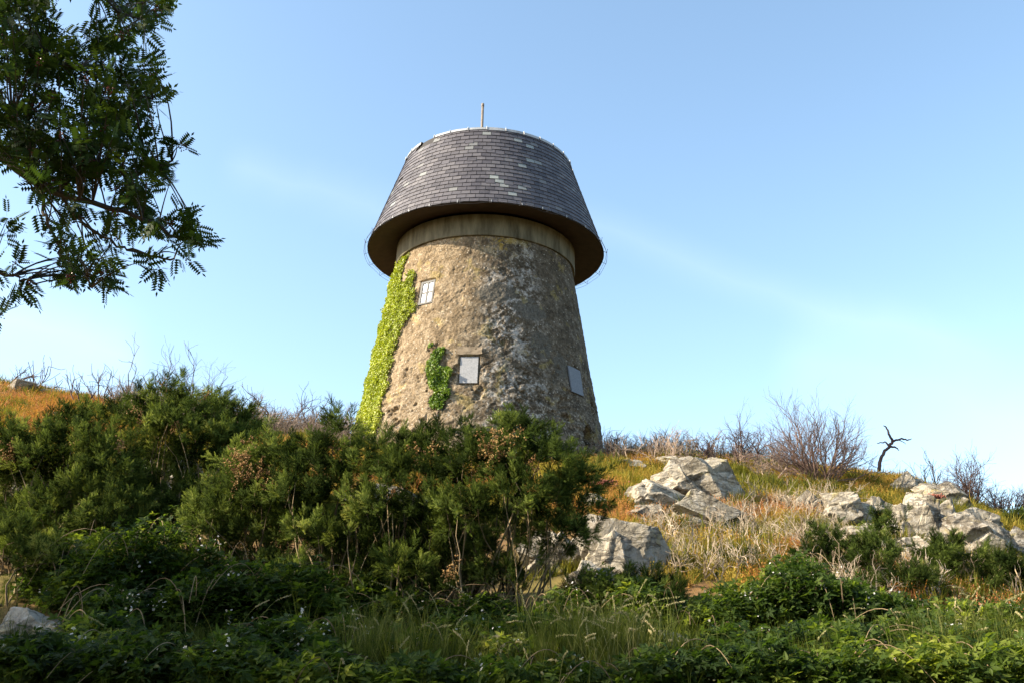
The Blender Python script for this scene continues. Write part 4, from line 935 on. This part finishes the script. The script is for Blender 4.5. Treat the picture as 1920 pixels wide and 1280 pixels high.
for (cx, cy, n, hh) in ((1140, 9.6, 75, 1.0), (1170, 9.4, 20, .8), (760, 9.8, 34, .95), (440, 9.4, 9, .7), (1350, 9.3, 6, .75), (1880, 10.4, 45, .9), (1700, 10.2, 16, .8), (930, 9.3, 16, .6), (620, 9.3, 8, .6), (200, 9.3, 7, .6)):
    for q in range(n):
        c = at(cx+rs.randn()*65, 1280, cy+rs.randn()*.5); c[2] = ground(c[0], c[1]); L = hh*rs.uniform(.6, 1.05); a = rs.rand()*6.28; ln = rs.uniform(.1, .75)
        t = np.linspace(0, 1, 10)[:, None]; dv = np.array([math.cos(a), math.sin(a)*.5, 0]); drp = rs.uniform(.3, 1.6)
        pts = c+dv*ln*L*t**2+np.array([0, 0, 1.])*L*(t-drp*.35*np.clip(t-.7, 0, 1)**1.3*3); rn = rs.uniform(.75, 1.)
        b.tube(pts, np.linspace(.0034, .0018, 10), 3, rs.uniform(.2, .95), False)
        if rs.rand() < .65:
            for tt in np.linspace(.78, 1, 12):
                p = np.array([np.interp(tt, t[:, 0], pts[:, k]) for k in range(3)])
                Mx = rot_to(rs.randn(2, 3)+np.array([0, 0, .8]), None, rs.uniform(.02, .034, 2)); b.inst(OCT_V*np.array([1.1, .35, .35]), OCT_F, np.stack([p, p]), Mx, np.array([1., 1.]))
tag(b.build('seed_grass', M['seed']), 'pale grass stalks with nodding seed heads in the foreground', 'grass', kind='stuff')
b = MB()
for (px, py, w_, Y) in ((1710-125, 1071, 22, 17.4), (1745-110, 1073, 20, 17.4), (1212, 912, 14, 23.8), (1132, 905, 22, 23.2), (1752, 930, 12, 22.6), (1240, 985, 16, 23.6)):
    c = at(px, py, Y); n = 260; P = c+rs.randn(n, 3)*w_*.4*Y/F*np.array([1.4, .8, .35]); Mx = rot_to(rs.randn(n, 3), None, rs.uniform(.03, .06, n)); b.inst(OCT_V, OCT_F, P, Mx, rs.rand(n))
tag(b.build('red_stonecrop', M['pinkmoss']), 'reddish stonecrop cushions growing on the rocks', 'ground cover', kind='stuff')

# ------------------------------------------------------------------ rowan tree at the left (its trunk stands outside the frame)
def rowan_leaf():
    V = []; Fc = []
    V += [[0, -.008, 0], [0, .008, 0], [.9, 0, -.12]]; Fc.append([0, 1, 2])
    def leaflet(b0, dx, dy, l):
        n = unit(np.array([dx, dy, -.15])); s = np.array([-n[1], n[0], 0]); i = len(V)
        V.extend([b0, b0+n*l*.42+s*l*.19, b0+n*l, b0+n*l*.42-s*l*.19]); Fc.extend([[i, i+1, i+2], [i, i+2, i+3]])
    for k in range(6):
        t = .25+.11*k; b0 = np.array([t, 0, -.12*t*t])
        for s_ in (-1, 1): leaflet(b0, .35, s_, .34-.012*abs(k-2))
    leaflet(np.array([.9, 0, -.11]), 1, 0, .26)
    return np.array([np.array(v, float) for v in V]), np.array(Fc)
RL = rowan_leaf()
def build_rowan():
    Yc = 5.6; tb = np.array([-6.0, 5.4, float(ground(-6., 5.4))-.05])
    e = empty('rowan_tree', tb, 'dark rowan tree with berry clusters overhanging the top left corner', 'tree')
    t = MB(); top = np.array([-5.6, 5.5, 4.6])
    tt = np.linspace(0, 1, 10)[:, None]; t.tube(tb+(top-tb)*tt+np.array([.12, .05, 0])*np.sin(tt*5), np.linspace(.17, .09, 10), 10, .4)
    limbs = []
    def px3(L, dz=0): return np.array([at(x, y, Yc+o) for x, y, o in L])
    def smooth(q, n=14):
        q = np.asarray(q); s = np.linspace(0, len(q)-1, n); return np.stack([np.interp(s, range(len(q)), q[:, k]) for k in range(3)], -1)+.012*rs.randn(n, 3)
    st = lambda z: np.array([-5.9+.06*z, 5.45, z])
    L1 = np.concatenate([[st(1.7)], px3([(-500, 250, 0), (-150, 240, 0), (0, 297, 0), (70, 345, -.1), (150, 375, -.1), (230, 395, 0), (310, 430, 0), (350, 455, 0)])])
    L2 = np.concatenate([[st(2.3)], px3([(-400, 130, 0), (-100, 170, .1), (40, 235, .1), (150, 290, .2), (240, 330, .2), (320, 300, .2)])])
    L3 = np.concatenate([[st(2.9)], px3([(-400, -60, .2), (-100, 40, .2), (80, 110, .2), (200, 150, .3), (290, 190, .3)])])
    L4 = np.concatenate([[st(3.4)], px3([(-300, -250, 0), (0, -120, 0), (150, -20, -.1), (270, 40, 0)])])
    L5 = np.concatenate([px3([(70, 345, -.1), (90, 420, -.2), (120, 490, -.2), (170, 540, -.2)])])
    L6 = np.concatenate([px3([(100, 360, -.1), (180, 440, .1), (250, 470, .1), (330, 490, .1)])])
    L7 = np.concatenate([[st(1.9)], px3([(-300, 480, 0), (-60, 510, 0), (20, 515, 0), (60, 530, 0)])])
    L8 = np.concatenate([[st(1.6)], px3([(-200, 560, .2), (-40, 570, .1), (5, 580, .1)])])
    for k, (L, r0) in enumerate([(L1, .05), (L2, .04), (L3, .04), (L4, .04), (L5, .012), (L6, .012), (L7, .02), (L8, .018)]):
        Q = smooth(L, 22); limbs.append(Q); t.tube(Q, np.linspace(r0*.9, .006, 22), 6, .4)
    for q in range(9):
        a = rs.uniform(1.6, 5.4); z0 = rs.uniform(2.2, 4.4); en = np.array([-6+math.cos(a)*2.6, 5.4+math.sin(a)*2.6, z0+rs.uniform(.2, 1.8)]); Q = smooth([st(z0), st(z0)*.5+en*.5+np.array([0, 0, .3]), en], 14); limbs.append(Q); t.tube(Q, np.linspace(.05, .008, 14), 5, .4)
    # twig tips: inside the visible outline, and through the rest of the crown
    poly = [(-30, -60), (262, -60), (262, 0), (312, 18), (318, 50), (285, 70), (262, 90), (285, 110), (312, 125), (310, 165), (305, 195), (318, 235), (290, 245), (240, 235), (262, 270), (290, 300), (330, 335), (326, 365), (300, 375), (275, 385), (290, 408), (340, 418), (378, 440), (380, 470), (355, 510), (330, 490), (300, 470), (288, 485), (305, 510), (300, 530), (262, 525), (240, 505), (225, 520), (220, 545), (182, 560), (130, 545), (105, 525), (112, 500), (125, 480), (100, 470), (80, 460), (88, 445), (120, 440), (100, 400), (55, 378), (60, 350), (25, 345), (40, 325), (25, 290), (-30, 280)]
    N = 540; tips = []
    x = rs.uniform(-30, 385, N*8); y = rs.uniform(-60, 565, N*8); dn = fbm(np.stack([x*.016, y*.016, 0*x], -1), 3); k = inpoly(x, y, poly) & (dn > -.16-.12*(y < 330)); k = np.where(k)[0][:N]
    dz = rs.uniform(-.55, .75, len(k)); tips = [at(x[i]-2, y[i]-16, Yc+d_) for i, d_ in zip(k, dz)]
    for (a, b_) in ((345, 278), (330, 268), (30, 495), (50, 510), (55, 535), (40, 545), (5, 570), (10, 430), (15, 410), (0, 590), (-10, 500), (325, 320)): tips.append(at(a, b_, Yc))
    n2 = 1500; d = unit(rs.randn(n2, 3)); rr = rs.uniform(.45, 1, n2)**.5; ex = np.array([-6.3, 4.6, 4.1])+d*np.array([2.5, 2.6, 2.1])*rr[:, None]
    pxx, pyy = pix(ex); ex = ex[(pxx < -20) | (pyy < -30)]
    tips = np.concatenate([np.array(tips), ex]); LP = np.concatenate(limbs)
    lf = MB(); be = MB(); lp = []; ld = []
    for p in tips:
        dd = np.linalg.norm(LP-p, axis=1)+np.where(LP[:, 0] > p[0], .25, 0); c = LP[dd.argmin()]; L = np.linalg.norm(p-c)
        m = c*.5+p*.5+np.array([0, 0, .12*L])+rs.randn(3)*.03; q = np.linspace(0, 1, 7)[:, None]; Q = (1-q)**2*c+2*(1-q)*q*m+q*q*p
        t.tube(Q, np.linspace(.005+.004*L, .002, 7), 3, rs.rand(), False)
        n = rs.randint(3, 6); ax = unit(Q[-1]-Q[-3])
        for k in range(n): lp.append(Q[-1-(k % 3)]+rs.randn(3)*.012); ld.append(unit(ax*.6+rs.randn(3)*.75+np.array([0, 0, -.1])))
        if rs.rand() < .24: nb = 14; P_ = p+unit(rs.randn(nb, 3))*.035*rs.rand(nb, 1)**.4+np.array([0, 0, .0]); be.inst(OCT_V, OCT_F, P_, rot_to(rs.randn(nb, 3), None, .011), rs.rand(nb))
    lp = np.array(lp); ld = np.array(ld); n = len(lp)
    lf.inst(*RL, lp, face_up(ld, unit(np.array([0, 0, 1.])+.5*rs.randn(n, 3)), rs.uniform(.10, .17, n)), np.clip(rs.normal(.4, .22, n), 0, 1))
    t.build('trunk', M['rowan_bark'], e); lf.build('crown', M['rowan'], e); be.build('berries', M['berry'], e)
build_rowan()

# ------------------------------------------------------------------ trees standing left of the frame; they shade the foot of the slope; an unseen row behind is added against sky light
def tree(label, x, y, H, R3, cz, N, seed, gap=-.05):
    r_ = np.random.RandomState(seed); g = float(ground(x, y)); e = empty('tree', (x, y, g), label, 'tree', 'trees left of the slope')
    t = MB(); q = np.linspace(0, 1, 10)[:, None]; t.tube(np.array([x, y, g-.1])+np.array([0, 0, cz+.3*R3[2]])*q+.06*r_.randn(10, 3)*q, np.linspace(.2, .07, 10), 9, .4)
    for k in range(14):
        z = g+cz*r_.uniform(.5, 1.1); d = unit(r_.randn(3))*np.array(R3)*.8; en = np.array([x, y, g+cz])+d; s = np.array([x, y, z]); m = (s+en)/2+np.array([0, 0, .2]); t.tube((1-q)**2*s+2*(1-q)*q*m+q*q*en, np.linspace(.06, .012, 10), 5, .4)
    t.build('trunk', M['rowan_bark'], e)
    d = unit(r_.randn(N*2, 3)); rr = r_.rand(N*2)**.45; P = np.array([x, y, g+cz])+d*np.array(R3)*rr[:, None]; P = P[fbm(P*.9+seed, 3) > gap][:N]; n = len(P)
    lf = MB(); V = np.array([[0, 0, 0], [.5, .32, 0], [1, 0, 0], [.5, -.32, 0]]); lf.inst(V, np.array([[0, 1, 2], [0, 2, 3]]), P, rot_to(r_.randn(n, 3), r_.rand(n)*6.28, r_.uniform(.13, .24, n)), r_.rand(n)); lf.build('crown', M['rowan'], e)
tree('broad leaved tree standing nearest the left side of the slope', -11.8, 9.0, 9, (2.5, 2.0, 2.9), 5.3, 17000, 5, .0)
tree('tall broad leaved tree in the wood on the left behind the first row', -17.5, 6.5, 12, (4.2, 4.0, 4.2), 8.0, 15000, 7, -.1)
for x_, y_, h_, sd_, lb_ in ((-8.5, -7, 8, 8, 'behind the camera on the left'), (-1.5, -8.5, 9, 9, 'straight behind the camera'), (5.5, -8, 8.5, 10, 'behind the camera on the right'), (12.5, -5.5, 8.5, 11, 'at the right end of the row'), (16.5, 1.5, 7.0, 12, 'at the right side of the camera')):
    tree('unseen broad leaved tree added to block sky light '+lb_, x_, y_, h_, (4.8, 3.8, 4.4), h_*.68, 22000, sd_, -.2)  # row out of view, added to keep sky light off the foreground
